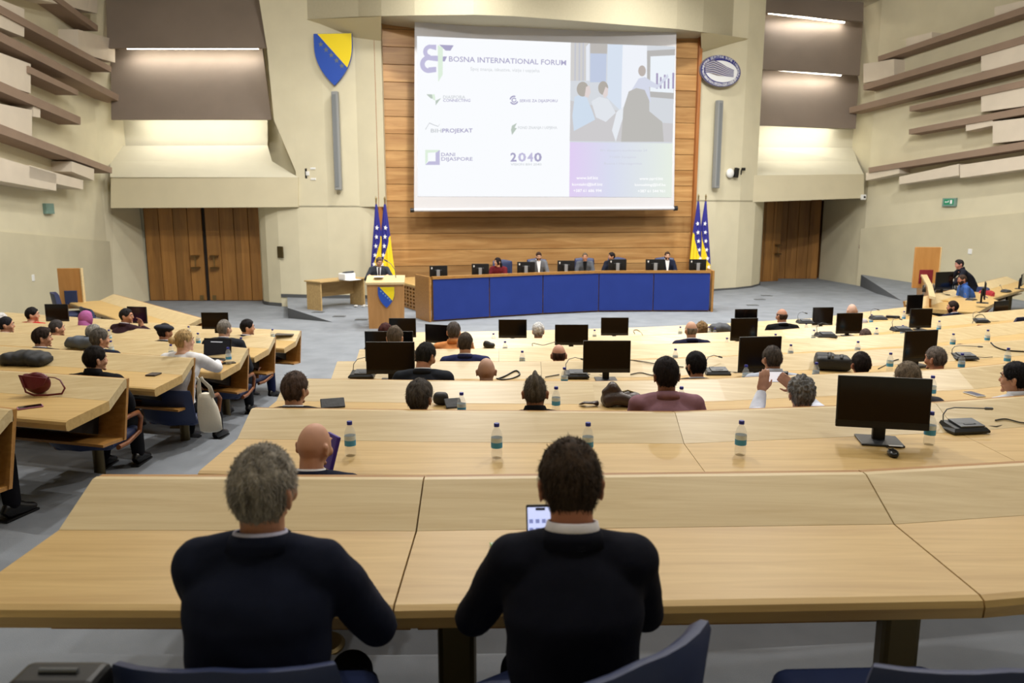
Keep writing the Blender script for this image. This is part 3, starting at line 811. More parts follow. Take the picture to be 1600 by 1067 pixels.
stext('www.bif.biz', 900.5, 280, 934.5, WT, 4.6, off=O3); stext('kontakt@bif.biz', 894, 290, 941.5, WT, 4.4, off=O3); stext('+387 61 686 994', 896, 300, 940, WT, 4.6, off=O3)
stext('www.pprd.biz', 999, 281, 1036, WT, 4.4, off=O3); stext('konsalting@bif.ba', 992, 290.5, 1040, WT, 4.2, off=O3); stext('+387 61 544 961', 996.5, 300.5, 1039, WT, 4.4, off=O3)
stext('BH dijaspora konferencija 24', 938, 236.5, 1011, PT, 3.4, off=O3); stext('71000 Sarajevo', 952, 247, 994, PT, 3.4, off=O3); stext('Bosna i Hercegovina', 944, 257, 1003, PT, 3.4, off=O3)
# the light the projected picture throws back into the hall comes from the slide itself

# ------------------------------------------------------------------ star helper, crests, oval seal
YEL = mat('crest_yellow',(240,214,20),.5); BLU = mat('crest_blue',(30,76,176),.5); STARM = mat('crest_star',(104,112,120),.5); STARW = mat('star_white',(240,240,244),.7)
def star2(r, n=5, rot=90): 
    return [((r if i%2==0 else r*.42)*math.cos(math.radians(rot+i*36)), (r if i%2==0 else r*.42)*math.sin(math.radians(rot+i*36))) for i in range(10)]
def crest(loc, rz, w, h, label, parent=None, name='crest', starm=None, small=False):
    """heater shield: blue field, yellow triangle, diagonal line of stars; front faces local -Y"""
    if parent is None: t = thing(name, label, 'coat of arms', loc, rz)
    else:
        t = empty(name, loc, rz); t.parent = parent
    n = 14; out = [(-w/2,h/2),(w/2,h/2)]
    for i in range(n+1):
        q = i/n; out.append((w/2*(1-q**2.3), h/2-.20*h-.80*h*q))
    rev = [(-x,z) for x,z in out[2:-1]][::-1]
    out += rev
    if parent is not None:
        fld = MB().extr([(x,0,z) for x,z in out],(0,.02,0)).build('field', BLU, t)
        return_parent = t
    else: fld = MB().extr([(x,0,z) for x,z in out],(0,.06,0)).build('field', BLU, t)
    tri = [(-w/2+.10*w,h/2-.004*h),(w/2-.004*w,h/2-.004*h)]
    for i in range(n+1):
        q = i/n; x = w/2*(1-q**2.3); z = h/2-.20*h-.80*h*q
        if z > -.16*h: tri.append((x-.006*w,z))
    MB().extr([(x,-.004,z) for x,z in tri],(0,.01,0)).build('triangle', YEL, t)
    for i in range(7):
        if i in (0,6): continue
        q = i/6.0; cx = -w/2+.05*w+q*(.80*w); cz = h/2-.10*h-q*.63*h
        MB().extr([(cx+a,-.007,cz+c) for a,c in star2(w*.075)],(0,.01,0)).build('star', starm or STARM, t)
    return t
p = at_wall(521,93,LPATH[6],LPATH[7],.14); s_ = p.y/1200*1.0
crest((p.x,p.y,p.z), math.atan2(LPATH[7][1]-LPATH[5][1],LPATH[7][0]-LPATH[5][0]), 58*p.y/1200, 74*p.y/1200, 'blue and yellow shield coat of arms on the cream wall left of the screen')
# oval seal
A, B = (5.66,24.46),(8.2,25.62)
p = at_wall(1126,110.5,A,B,.20); rzo = math.atan2(B[1]-A[1],B[0]-A[0])
pl = at_wall(1094,110,A,B,.20); pr = at_wall(1157.5,110,A,B,.20); pt = at_wall(1126,86,A,B,.20); pb = at_wall(1126,136,A,B,.20)
rx = (pr-pl).length/2; rz_ = (pt.z-pb.z)/2
pl = pl.copy(); p = (pl+pr)/2; p.z = (pt.z+pb.z)/2
t = thing('oval_seal', 'oval navy and white seal with a striped building right of the screen', 'emblem', p, rzo)
NAVY = mat('seal_navy',(42,44,120),.5); SW = mat('seal_white',(232,234,236),.5); SG = mat('seal_grey',(128,120,122),.6)
def ellp(k, y): return [(rx*k*math.cos(2*math.pi*i/40), y, rz_*k*math.sin(2*math.pi*i/40)) for i in range(40)]
MB().extr(ellp(1.0,0),(0,.06,0)).build('rim', SG, t)
MB().extr(ellp(.975,-.006),(0,.01,0)).build('ring', NAVY, t)
MB().extr([(x+rx*.04,y,z-rz_*.02) for x,y,z in [(rx*.78*math.cos(2*math.pi*i/40), -.012, rz_*.68*math.sin(2*math.pi*i/40)) for i in range(40)]],(0,.008,0)).build('centre', SW, t)
def sp(x, y, off): return ((x-620)/420*rx, off, -(y-555)/325*rz_)
b = MB(); b.extr([sp(285,430,-.016),sp(455,335,-.016),sp(600,390,-.016),sp(740,460,-.016),sp(890,510,-.016),sp(880,660,-.016),sp(540,655,-.016),(sp(300,600,-.016))],(0,.006,0)); b.build('building', SG, t)
b = MB(); w_ = MB()
for q in range(6):
    yy = q*46; f_ = 1-q*.13
    pts = [(300,430+yy*.75),(455,350+yy),(600,400+yy*.92),(740,465+yy*.75),(885,515+yy*.55)]
    for (x0,y0),(x1,y1) in zip(pts,pts[1:]): b.extr([sp(x0,y0,-.020),sp(x1,y1,-.020),sp(x1,y1+15,-.020),sp(x0,y0+15,-.020)],(0,.003,0)); w_.extr([sp(x0,y0+15,-.020),sp(x1,y1+15,-.020),sp(x1,y1+24,-.020),sp(x0,y0+24,-.020)],(0,.003,0))
b.build('floor_line', NAVY, t); w_.build('window_line', SW, t)
def ring_text(s, a0, a1, k, name, inward=False):
    vs = MB()
    for i,ch in enumerate(s):
        if ch == ' ': continue
        a = math.radians(a0+(a1-a0)*(i+.5)/len(s))
        cu = bpy.data.curves.new('c','FONT'); cu.body = ch; cu.size = .115; cu.align_x = 'CENTER'; cu.align_y = 'CENTER'; cu.resolution_u = 1
        o = bpy.data.objects.new('c', cu); COL.objects.link(o); dg = bpy.context.evaluated_depsgraph_get()
        me = bpy.data.meshes.new_from_object(o.evaluated_get(dg)); bpy.data.objects.remove(o)
        cx, cz = rx*k*math.cos(a), rz_*k*1.0*math.sin(a)
        tx, tz = -rx*math.sin(a), rz_*math.cos(a); rot = math.atan2(tz,tx) + (0 if inward else math.pi)
        fs = [list(f.vertices) for f in me.polygons]
        vs.add([(cx+v.co.x*math.cos(rot)-v.co.y*math.sin(rot), -.012, cz+v.co.x*math.sin(rot)+v.co.y*math.cos(rot)) for v in me.vertices], fs)
    vs.build(name, SW, t)
ring_text('PARLAMENTARNA SKUPŠTINA BOSNE I HERCEGOVINE', 200, -20, .87, 'lettering')
ring_text('ПАРЛАМЕНТАРНА СКУПШТИНА БОСНЕ И ХЕРЦЕГОВИНЕ', 205, 335, .87, 'lettering', True)
# ------------------------------------------------------------------ wall fittings
LA_, LB_ = LPATH[6], LPATH[7]
def walltube(pts, A, B, off, w, d, label, name, m, grp=None, cat='loudspeaker'):
    P = at_wall(*pts[0],A,B,off); Q = at_wall(*pts[1],A,B,off); mid = (P+Q)/2
    t = thing(name, label, cat, mid, math.atan2(B[1]-A[1],B[0]-A[0]), grp)
    L = abs(P.z-Q.z)
    MB().rbox((0,0,0),(w,d,L),.02).build('housing', m, t)
    MB().rbox((-.01,-d/2-.004,0),(w*.55,.012,L*.94),.005).build('grille', mat('speaker_grille',(118,122,124),.7), t)
    MB().box((0,d/2+.03,L*.3),(.05,.08,.05)).box((0,d/2+.03,-L*.3),(.05,.08,.05)).build('bracket', GREYP, t)
COLM = mat('column_speaker',(140,142,142),.55)
walltube([(524.5,143),(528,297)],LA_,LB_,.16,.19,.16,'tall grey column loudspeaker on the cream wall under the shield','column_speaker',COLM)
walltube([(1124,157),(1118.5,294)],(6.5,24.85),(7.4,25.35),.16,.20,.16,'tall grey column loudspeaker on the cream wall under the oval seal','column_speaker',COLM)
def wallbox(px, py, A, B, w, h, d, name, label, cat, m, extra=None, grp=None):
    p = at_wall(px,py,A,B,d/2)
    t = thing(name, label, cat, p, math.atan2(B[1]-A[1],B[0]-A[0]), grp)
    MB().rbox((0,0,0),(w,d,h),min(.01,d*.3)).build('body', m, t)
    if extra: extra(t)
    return t
def cam_extra(t):
    MB().rbox((.11,-.05,0),(.17,.10,.30),.01).build('black_box', BLACK, t)
    MB().rbox((-.16,-.02,.14),(.16,.06,.06),.01).rbox((-.16,-.02,-.16),(.16,.06,.06),.01).build('white_holder', WHITE, t)
wallbox(481,271,LA_,LPATH[4],.10,.12,.06,'wall_camera','black box camera with white holders on the left cream wall','camera',WHITE,cam_extra)
def cam2(t):
    b = MB(); b.ell((-.22,-.05,-.02),(.15,.09,.15)); b.build('white_dome', WHITE, t, True)
    MB().rbox((.02,-.08,0),(.14,.10,.30),.01,ry=.15).build('black_box', BLACK, t)
    MB().rbox((.34,-.06,.12),(.14,.06,.09),.01).rbox((.26,-.05,.02),(.03,.03,.16),.005).build('arm', BLACK, t)
wallbox(1147,270,(6.5,24.85),(7.4,25.35),.06,.08,.05,'wall_camera','white dome and black camera on the right cream wall by the column loudspeaker','camera',WHITE,cam2)
wallbox(438,394,LPATH[2],LPATH[4],.26,.34,.04,'wall_plate','square bronze plate on the curved wall right of the left doors','plate',BRASS)
EXG = mat('exit_green',(24,120,84),.5,emit=(30,130,90),estr=.35); EXF = mat('exit_housing',(120,150,140),.5)
def exit_x(t):
    MB().rbox((0,-.045,.01),(.33,.012,.17),.003).build('green_panel', EXG, t)
    b = MB(); b.box((.085,-.055,.01),(.07,.006,.115)); b.add([(-.02,-.055,.055),(.02,-.055,.055),(-.03,-.055,.0)],[(0,1,2)]); b.box((-.05,-.055,.01),(.10,.006,.02)); b.add([(-.13,-.055,.01),(-.09,-.055,.045),(-.09,-.055,-.025)],[(0,1,2)]); b.build('pictogram', STARW, t)
wallbox(76,326,LWA,LWB,.40,.26,.09,'exit_sign','green exit sign with a white running figure on the left wall','sign',EXF,exit_x)
wallbox(1484,316,RWA,RWB,.46,.26,.09,'exit_sign','green exit sign with a white running figure on the right wall','sign',EXF,exit_x)
wallbox(51,434,LWA,LWB,.11,.16,.05,'wall_box','small white box on the lower left wall','wall box',WHITE)
wallbox(1516,393,RWA,RWB,.13,.16,.05,'wall_box','small white box on the lower right wall above the seated technicians','wall box',WHITE)
wallbox(1349,308,FR[0],FR[1],.16,.18,.10,'wall_camera','small white camera at the corner above the right door','camera',WHITE,lambda t: MB().cyl((0,-.05,0),(0,-.07,0),.035).build('lens', BLACK, t))
wallbox(211,403,(-12.05,23.0),(-11.8,24.5),.10,.13,.03,'call_point','small red box on the wall left of the double doors','switch',mat('call_red',(120,50,30),.5))
wallbox(1344.5,385.5,(12.15,30.4),(12.5,27.5),.14,.14,.04,'call_point','small red box at the wall corner right of the right door','switch',MATS['call_red'])
# ------------------------------------------------------------------ presidium desk (curved front)
top = [(673,438),(762,431.5),(848,427.8),(933,425),(1020,424),(1114,423)]
bot = [(677,503),(765,497),(848,491.5),(935,487.5),(1020,487),(1108,487.2)]
fp = [at_z(x,y,0.0) for x,y in bot]
PHT = 1.06
ctr = (fp[0]+fp[-1])/2
t = thing('presidium_desk', 'long curved oak presidium desk with blue front panels on the stage', 'desk', (ctr.x,ctr.y,0))
def off(pts, d, z):
    out = []
    for i,p in enumerate(pts):
        a = pts[max(i-1,0)]; c = pts[min(i+1,len(pts)-1)]; g = (c-a).normalized(); n = Vector((-g.y,g.x,0))
        out.append(Vector((p.x+n.x*d-ctr.x, p.y+n.y*d-ctr.y, z)))
    return out
for i in range(5):
    a0,a1 = off(fp,0,.04)[i:i+2]; 
    e = (a1-a0).normalized()*.012
    b = MB(); b.extr([a0+e,a1-e,(a1-e)+Vector((0,0,PHT-.10)),(a0+e)+Vector((0,0,PHT-.10))], Vector((0,.05,0)))
    b.build('blue_panel', BLUEP, t)
b = MB(); b.loft([[x,y,z,w] for x,y,z,w in zip(off(fp,-.02,PHT-.06),off(fp,-.02,PHT),off(fp,.10,PHT),off(fp,.10,PHT-.06))]); b.build('top_rail', EWOOD, t)
b = MB(); b.loft([[x,y,z,w] for x,y,z,w in zip(off(fp,.10,.80),off(fp,.10,.84),off(fp,.75,.84),off(fp,.75,.80))]); b.build('worktop', DWOOD, t)
b = MB(); b.loft([[x,y,z,w] for x,y,z,w in zip(off(fp,.07,.0),off(fp,.07,PHT-.06),off(fp,.10,PHT-.06),off(fp,.10,.0))]); b.build('inner_board', EWOOD, t)
pl_ = at_z(677,503,0); pl2 = at_z(655,496,0)
for j,(q,sx) in enumerate(((fp[0],-1),(fp[-1],1))):
    b = MB()
    o_ = q-ctr; back = Vector((pl2.x-pl_.x, pl2.y-pl_.y+.0,0)) if j == 0 else Vector((.06,.9,0))
    back = back.normalized()*.85
    o_ = o_+Vector((sx*.04,-.02,0)); n = Vector((-back.y,back.x,0)).normalized()*.05
    b.extr([o_,o_+back,o_+back+Vector((0,0,PHT+(-.0))),o_+Vector((0,0,PHT))], n if j==0 else -n)
    b.build('end_panel', EWOOD, t)
# perforated platform side behind the lectern
ga, gb = at_z(655,487,0), at_z(628,478,0)
g = (gb-ga); gl = g.length*1.9; grz = math.atan2(g.y,g.x)
t = thing('stage_platform', 'oak platform with a perforated side grille left of the presidium desk', 'platform', (ga.x,ga.y,0), grz)
b = MB(); hh = .62
nx, nz = 11, 6
cw, ch = gl/nx, (hh-.06)/nz
for i in range(nx+1): b.box((i*cw,0,hh/2),(cw*.42,.03,hh))
for j in range(nz+1): b.box((gl/2,0,.03+j*ch),(gl,.032,ch*.42))
b.build('grille', EWOOD, t)
MB().box((gl/2,-.12,hh/2-.02),(gl,.03,hh-.06)).build('grille_back', DARK, t)
MB().box((gl/2,-.45,hh+.02),(gl+.1,1.0,.05)).build('platform_top', DWOOD, t)
# ------------------------------------------------------------------ lectern
lp = at_z(604,513,0); 
t = thing('lectern', 'tall oak lectern with a blue and yellow shield on its front', 'lectern', (lp.x,lp.y,0), math.radians(6))
wb, wt, hb = .76, .80, 1.00
b = MB(); b.loft([[(-wb/2,-.02,0),(wb/2,-.02,0),(wb/2,.42,0),(-wb/2-.0,.42,0)],[(-wt/2,-.08,hb),(wt/2,-.08,hb),(wt/2,.46,hb),(-wt/2,.46,hb)]]); b.build('body', wood('lectern_wood',(176,126,70),(200,150,92),(6,6,1.0),.42), t)
b = MB(); b.extr([(-wt/2-.02,-.12,hb+.03),(wt/2+.02,-.12,hb+.03),(wt/2+.02,.46,hb+.14),(-wt/2-.02,.46,hb+.14)],(0,0,-.045)); b.build('top', LWOOD, t)
c = crest((.02,-.09,.70), 0, .36, .46, '', parent=t, name='shield', starm=mat('crest_star_pale',(120,160,205),.5))
b = MB(); b.tube([(.22,.25,hb+.10),(.21,.22,hb+.28),(.12,.20,hb+.42),(.04,.22,hb+.47)], .008, 8); b.build('gooseneck', GREYP, t, True)
b = MB(); b.capsule((.04,.22,hb+.47),(-.01,.23,hb+.50),.016,.016); b.build('microphone', BLACK, t, True)
MB().box((-.15,.2,hb+.13),(.21,.29,.006)).build('paper', WHITE, t)
# side table with a printer
tp = at_z(502,486,0); tq = at_z(565,478,0)
dd = (tq-tp); L = dd.length+.15; rz = math.atan2(dd.y,dd.x)
TOAK = wood('pale_table_wood',(172,142,92),(196,166,114),(2,16,16),.5)
t = thing('side_table', 'pale wooden side table against the cream wall left of the lectern', 'table', (tp.x,tp.y,0), rz)
MB().rbox((L/2,.30,.75),(L+.06,.66,.035),.006).build('table_top', TOAK, t)
MB().box((L/2,.45,.52),(L-.04,.025,.42)).build('modesty_panel', TOAK, t)
for x in (.03,L-.03): MB().box((x,.30,.365),(.035,.58,.73)).build('leg', TOAK, t)
pr_ = at_z(541,437.5,.77)
t = thing('printer', 'small white printer on the pale side table', 'printer', (pr_.x,pr_.y+.1,.77), rz)
MB().rbox((0,0,.09),(.36,.30,.18),.03).build('body', WHITE, t)
MB().rbox((.02,-.02,.19),(.26,.22,.05),.02,rx=-.2).build('lid', mat('printer_grey',(70,74,80),.5), t)
MB().rbox((-.03,-.25,.012),(.40,.22,.015),.004).build('paper_tray', WHITE, t)
pc = at_z(566,478,0)
t = empty('paper_scrap')
b = MB(); rr = random.Random(3)
for i in range(7): b.box((pc.x+rr.uniform(-.28,.28),pc.y-.15+rr.uniform(-.12,.12),.02+rr.uniform(0,.02)),(.12,.05,.02),rz=rr.uniform(0,3))
bpy.data.objects.remove(t)
tag(b.build('crumpled_tissue', WHITE), 'crumpled white papers on the floor under the side table', 'paper')
# ------------------------------------------------------------------ flags
FN = mat('flag_navy',(38,38,130),.75); FY = mat('flag_yellow',(236,204,30),.75); FW = mat('flag_white',(238,238,244),.75)
def flag(px, pyt, pyb, Y, w0, label, mir, seed, lowblue=True):
    P = at_y(px,pyt,Y); zb = .35
    t = thing('flag_on_pole', label, 'flag', (P.x,P.y,0), 0, None)
    Ht = P.z
    b = MB(); b.cyl((0,0,0),(0,0,Ht-.06),.018); b.build('pole', wood('pole_wood',(110,80,48),(140,104,66),(8,8,1),.4), t, True, auto=40)
    b = MB(); b.lathe([(.001,Ht+.08),(.02,Ht+.04),(.03,Ht),(.02,Ht-.03),(.024,Ht-.07),(.001,Ht-.08)],12); b.build('finial', BRONZE, t, True)
    b = MB(); b.lathe([(.001,.0),(.20,.0),(.20,.03),(.05,.06),(.03,.25),(.001,.25)],20); b.build('base', BRASS, t, True, auto=40)
    # draped cloth: closed fluted cone with its seam line between blue and yellow
    nu, nv = 72, 60; vs = []; fs = []; ms = []
    rnd = random.Random(seed)
    for i in range(nv+1):
        s = i/nv; z = Ht-.14-(Ht-.14-zb)*s
        w = w0*(.10+.90*s**.85)
        for j in range(nu):
            a = 2*math.pi*j/nu
            r = 1+.16*math.sin(a*7+seed)*min(1,s*3)+.06*math.sin(a*13+seed*2)
            vs.append((w*.5*r*math.cos(a)+.02*math.sin(s*5+seed)*s, w*.42*r*math.sin(a), z))
    for i in range(nv):
        s = (i+.5)/nv
        for j in range(nu):
            a = 2*math.pi*(j+.5)/nu; x = math.cos(a)*mir
            blue = x < 1.1-4.6*max(0,s-.34)
            if s > .93: blue = True
            fs.append((i*nu+j,i*nu+(j+1)%nu,(i+1)*nu+(j+1)%nu,(i+1)*nu+j)); ms.append(0 if blue else 1)
    b = MB(); b.v = [Vector(v) for v in vs]; b.f = [list(f) for f in fs]; b.m = ms
    for q in range(6):
        s = .27+q*.105; xw = w0*(.10+.90*s**.85)
        cx = (.10 - .50*(q/6))*xw*mir; z = Ht-.14-(Ht-.14-zb)*s
        r = .075
        b.mat(2); o = len(b.v)
        yy = -xw*.5*1.2-.01
        b.add([(cx+a*.8,yy+abs(a)*.3,z+c_) for a,c_ in star2(r,rot=90+rnd.uniform(-15,15))]+[(cx,yy,z)], [(k_,(k_+1)%10,10) for k_ in range(10)])
    b.build('cloth', [FN,FY,FW], t, True)
flag(587.5,311,420,21.7,.44,'left of the two blue and yellow starred flags behind the lectern',1,1)
flag(601,311,420,21.75,.50,'right of the two blue and yellow starred flags behind the lectern, against the panelling',1,2.3)
flag(1091.5,307,430,23.75,.46,'left of the two starred flags at the right end of the panelling',-1,3.1)
flag(1103,307,430,23.8,.46,'right of the two starred flags beside the right cream wall',-1,4.4)

for i,(x,y) in enumerate([(497,488),(530,494.5),(565,499.5),(1187,468),(1176,477),(1198,462)]):
    p = at_z(x,y,.0); t = thing('floor_box', 'small dark floor outlet plate %s' % ['left of the lectern, farthest left','left of the lectern, middle one','left of the lectern, nearest it','on the stage floor right of the presidium','on the right stage floor, nearest','on the right stage floor, farthest'][i], 'floor box', (p.x,p.y,0))
    MB().rbox((0,0,.006),(.30,.20,.012),.003).build('frame', GREYP, t); MB().box((0,0,.0125),(.24,.14,.002)).build('lid', BASEB, t)
# ------------------------------------------------------------------ people
def evalmesh(o):
    dg = bpy.context.evaluated_depsgraph_get()
    return bpy.data.meshes.new_from_object(o.evaluated_get(dg))
def blend(mb, name, m, parent, voxel=.012, smooth=3, fold=0, fsc=(3,3,14)):
    """fuse overlapping closed shapes into one continuous surface."""
    me = bpy.data.meshes.new(name); me.from_pydata([tuple(p) for p in mb.v], [], mb.f); me.update()
    bm = bmesh.new(); bm.from_mesh(me); bmesh.ops.recalc_face_normals(bm, faces=bm.faces[:]); bm.to_mesh(me); bm.free()
    o = bpy.data.objects.new(name+'_tmp', me); COL.objects.link(o)
    r = o.modifiers.new('r','REMESH'); r.mode = 'VOXEL'; r.voxel_size = voxel
    if smooth:
        s = o.modifiers.new('s','SMOOTH'); s.iterations = smooth; s.factor = .5
    e = evalmesh(o); bpy.data.objects.remove(o); bpy.data.meshes.remove(me)
    if fold:
        n = len(e.vertices); co = np.empty(n*3); e.vertices.foreach_get('co', co); co = co.reshape(-1,3)
        nm = np.empty(n*3); e.vertex_normals.foreach_get('vector', nm); nm = nm.reshape(-1,3)
        sd = len(bpy.data.objects)*.37; x, y, z = co[:,0]*fsc[0], co[:,1]*fsc[1], co[:,2]*fsc[2]
        w = np.sin(1.7*x+2.3*np.sin(.9*y+sd)+1.3*z+sd)*np.sin(1.1*y-1.9*z+1.6*np.sin(1.3*x+sd*2))
        w += .6*np.sin(3.1*z+2.2*np.sin(2.1*x+sd)+1.7*y)*np.sin(2.7*x+1.9*y+.8*z+sd*3)
        co += nm*(fold*.7*w)[:,None]; e.vertices.foreach_set('co', co.ravel()); e.update()
    e.name = name; e.materials.clear(); e.materials.append(m)
    e.polygons.foreach_set('use_smooth',[True]*len(e.polygons))
    q = bpy.data.objects.new(name, e); COL.objects.link(q); q.parent = parent
    return q
def cloth(col, key=None): return mat('cloth_%d_%d_%d' % tuple(col), col, .9, spec=.15, noise_amt=.10, nscale=16, bump=.12, bscale=45)
def skinm(col): 
    n = 'skin_%d_%d_%d' % tuple(col)
    m = mat(n, col, .55, spec=.35, noise_amt=.06, nscale=14)
    m.node_tree.nodes['Principled BSDF'].inputs['Subsurface Weight'].default_value = 0.0
    return m
def hairm(c):
    n = 'hair_%d_%d_%d' % tuple(c)
    if n in MATS: return MATS[n]
    return wood(n, tuple(max(0,int(x*.62)) for x in c), tuple(min(255,int(x*1.3+6)) for x in c), (60,60,12), .72, spec=.12)
SK1, SK2, SK3 = (208,158,130), (192,140,112), (220,174,148)
def headf(d):
    x, y, z = d
    X = .0765*x; Y = .098*y; Z = .118*z
    if z < 0:
        X *= 1-.30*(-z)**1.6
        if y < 0: Y *= 1-.42*(-z)
        else: Y *= 1-.10*(-z)
        if z < -.55 and y > 0: Y += .012*(-z-.55)/.45
    else:
        Y -= .008*z*(1-z); X *= 1+.03*z*(1-z)
    if y > .5: Y -= .05*(y-.5)**2*.4
    return Vector((X,Y,Z))
def head_mesh(mb, M, nu=28, nv=20):
    vs = []; fs = []
    for i in range(nv+1):
        th = math.pi*i/nv
        for j in range(nu):
            ph = 2*math.pi*j/nu
            vs.append(M @ headf((math.sin(th)*math.cos(ph), math.sin(th)*math.sin(ph), math.cos(th))))
    for i in range(nv):
        for j in range(nu): fs.append((i*nu+j,(i+1)*nu+j,(i+1)*nu+(j+1)%nu,i*nu+(j+1)%nu))
    mb.add(vs, fs)
def sstep(a, b, x):
    t = max(0,min(1,(x-a)/(b-a))); return t*t*(3-2*t)
def hairline(d, style):
    x, y, z = d
    az = math.atan2(abs(x), y)/math.pi       # 0 front, 1 back
    if style == 'long': a0, a1, a2 = .50, -.9, -1.2
    elif style == 'bald_fringe': a0, a1, a2 = .9, -.02, -.62
    elif style == 'high': a0, a1, a2 = .70, .02, -.66
    else: a0, a1, a2 = .52, -.04, -.66
    zl = a0+(a1-a0)*sstep(.12,.44,az) if az < .5 else a1+(a2-a1)*sstep(.5,.72,az)
    m = sstep(zl-.05, zl+.09, z)
    if style == 'bald_fringe': m *= 1-sstep(.25,.45,z)
    if style == 'thin_crown':
        q = math.hypot(x, (y+.42), (z-.86) if False else 0) if False else math.sqrt(x*x+(y+.40)**2+(z-.90)**2)
        m *= .55+.45*sstep(.10,.34,q)
    return m
def hair(parent, M, style, col, thick=.012, near=False, seed=1, curl=0, extra=None):
    rnd = random.Random(seed); mb = MB()
    nu, nv = (96,64) if near else (48,32)
    vs = []; fs = []
    for i in range(nv+1):
        th = math.pi*i/nv
        for j in range(nu):
            ph = 2*math.pi*j/nu
            d = Vector((math.sin(th)*math.cos(ph), math.sin(th)*math.sin(ph), math.cos(th)))
            m = hairline(d, style); p = headf(d); 
            n = noise.noise(d*(3.2 if not curl else 7)+Vector((seed*3.1,0,0)))
            n2 = noise.noise(Vector((d.x*22,d.y*22,d.z*6))+Vector((seed,0,0)))
            tk = thick*(.55+.45*sstep(-.3,.7,d.z)) + (thick*.35+curl*.012)*n + .0022*n2
            if style == 'mohawk': tk += .030*sstep(.30,.0,abs(d.x))*sstep(.2,.9,d.z) - .004*sstep(.2,.6,abs(d.x))
            if style == 'quiff' : tk += .014*sstep(.1,.8,d.y)*sstep(.3,.8,d.z)
            tk *= 1-.55*sstep(.65,.95,abs(d.x))*sstep(.35,.05,d.z) if style != 'long' else 1
            vs.append(M @ (p + d*(tk*m - .010*(1-m))))
    for i in range(nv):
        for j in range(nu): fs.append((i*nu+j,(i+1)*nu+j,(i+1)*nu+(j+1)%nu,i*nu+(j+1)%nu))
    mb.add(vs, fs)
    if near:
        cnt = 5200 if near == 2 else 1500
        k = 0
        while k < cnt:
            d = Vector((rnd.gauss(0,1),rnd.gauss(0,1),rnd.gauss(0,1))).normalized(); m = hairline(d, style)
            if m < .5 or rnd.random() > m: continue
            k += 1
            p = headf(d)+d*thick*.75*(.55+.45*sstep(-.3,.7,d.z))
            down = Vector((d.x*.25,-.35 if d.y < .3 else .6,-1.0)); down = (down-d*down.dot(d)).normalized()
            if d.z > .6: down = Vector((.25*d.x+rnd.gauss(0,.35),rnd.choice([-1,1,1])*.7,0)); down = (down-d*down.dot(d)).normalized()
            down = (down+Vector((rnd.gauss(0,.28),rnd.gauss(0,.28),rnd.gauss(0,.28)))*.8).normalized()
            L = rnd.uniform(.010,.024)*(1 if thick < .02 else 1.3); sd_ = down.cross(d).normalized()*.0011
            a = p-d*.002; c = p+down*L*.6+d*.0045; e = p+down*L+d*rnd.uniform(.001,.006)
            mb.add([M@(a-sd_),M@(a+sd_),M@(c+sd_),M@(c-sd_),M@e],[(0,1,2,3),(3,2,4)])
    if extra: extra(mb, M)
    o = mb.build('hair', hairm(col), parent, True)
    return o
def fingers(mb, w, dirv, up, side, curl=.3, L=.085, r=.0085):
    """five fingers and a palm: w wrist, dirv pointing direction, up back-of-hand normal, side: thumb side vector."""
    d = dirv.normalized(); s = side.normalized(); u = up.normalized()
    B = Matrix((s, d, u)).transposed()
    mb.ell(w+d*.045, (.040,.052,.016), B)
    mb.capsule(w-d*.02, w+d*.02, .026, .028)
    for i,(o_,l_) in enumerate(((.030,.92),(.011,1.0),(-.009,.94),(-.028,.76))):
        b0 = w+d*.080+s*o_; l = L*l_*.95
        d1 = (d-u*curl*.6+s*o_*1.2).normalized(); b1 = b0+d1*l*.42
        d2 = (d-u*curl*1.5).normalized(); b2 = b1+d2*l*.32; d3 = (d-u*curl*2.6).normalized(); b3 = b2+d3*l*.26
        mb.capsule(b0-d*.02,b1,r*1.12,r,8); mb.capsule(b1,b2,r,r*.92,8); mb.capsule(b2,b3,r*.92,r*.8,8)
    t0 = w+d*.022+s*.030; t1 = t0+(s*.8+d*.75-u*.2).normalized()*.036; t2 = t1+(s*.25+d-u*.4).normalized()*.032
    mb.capsule(t0,t1,r*1.5,r*1.15,8); mb.capsule(t1,t2,r*1.15,r*.9,8)
EYEW = mat('eye_white',(225,222,215),.3); EYEI = mat('eye_iris',(40,28,20),.3); LIPM = mat('lip',(168,100,88),.5)
CHAIRS = []
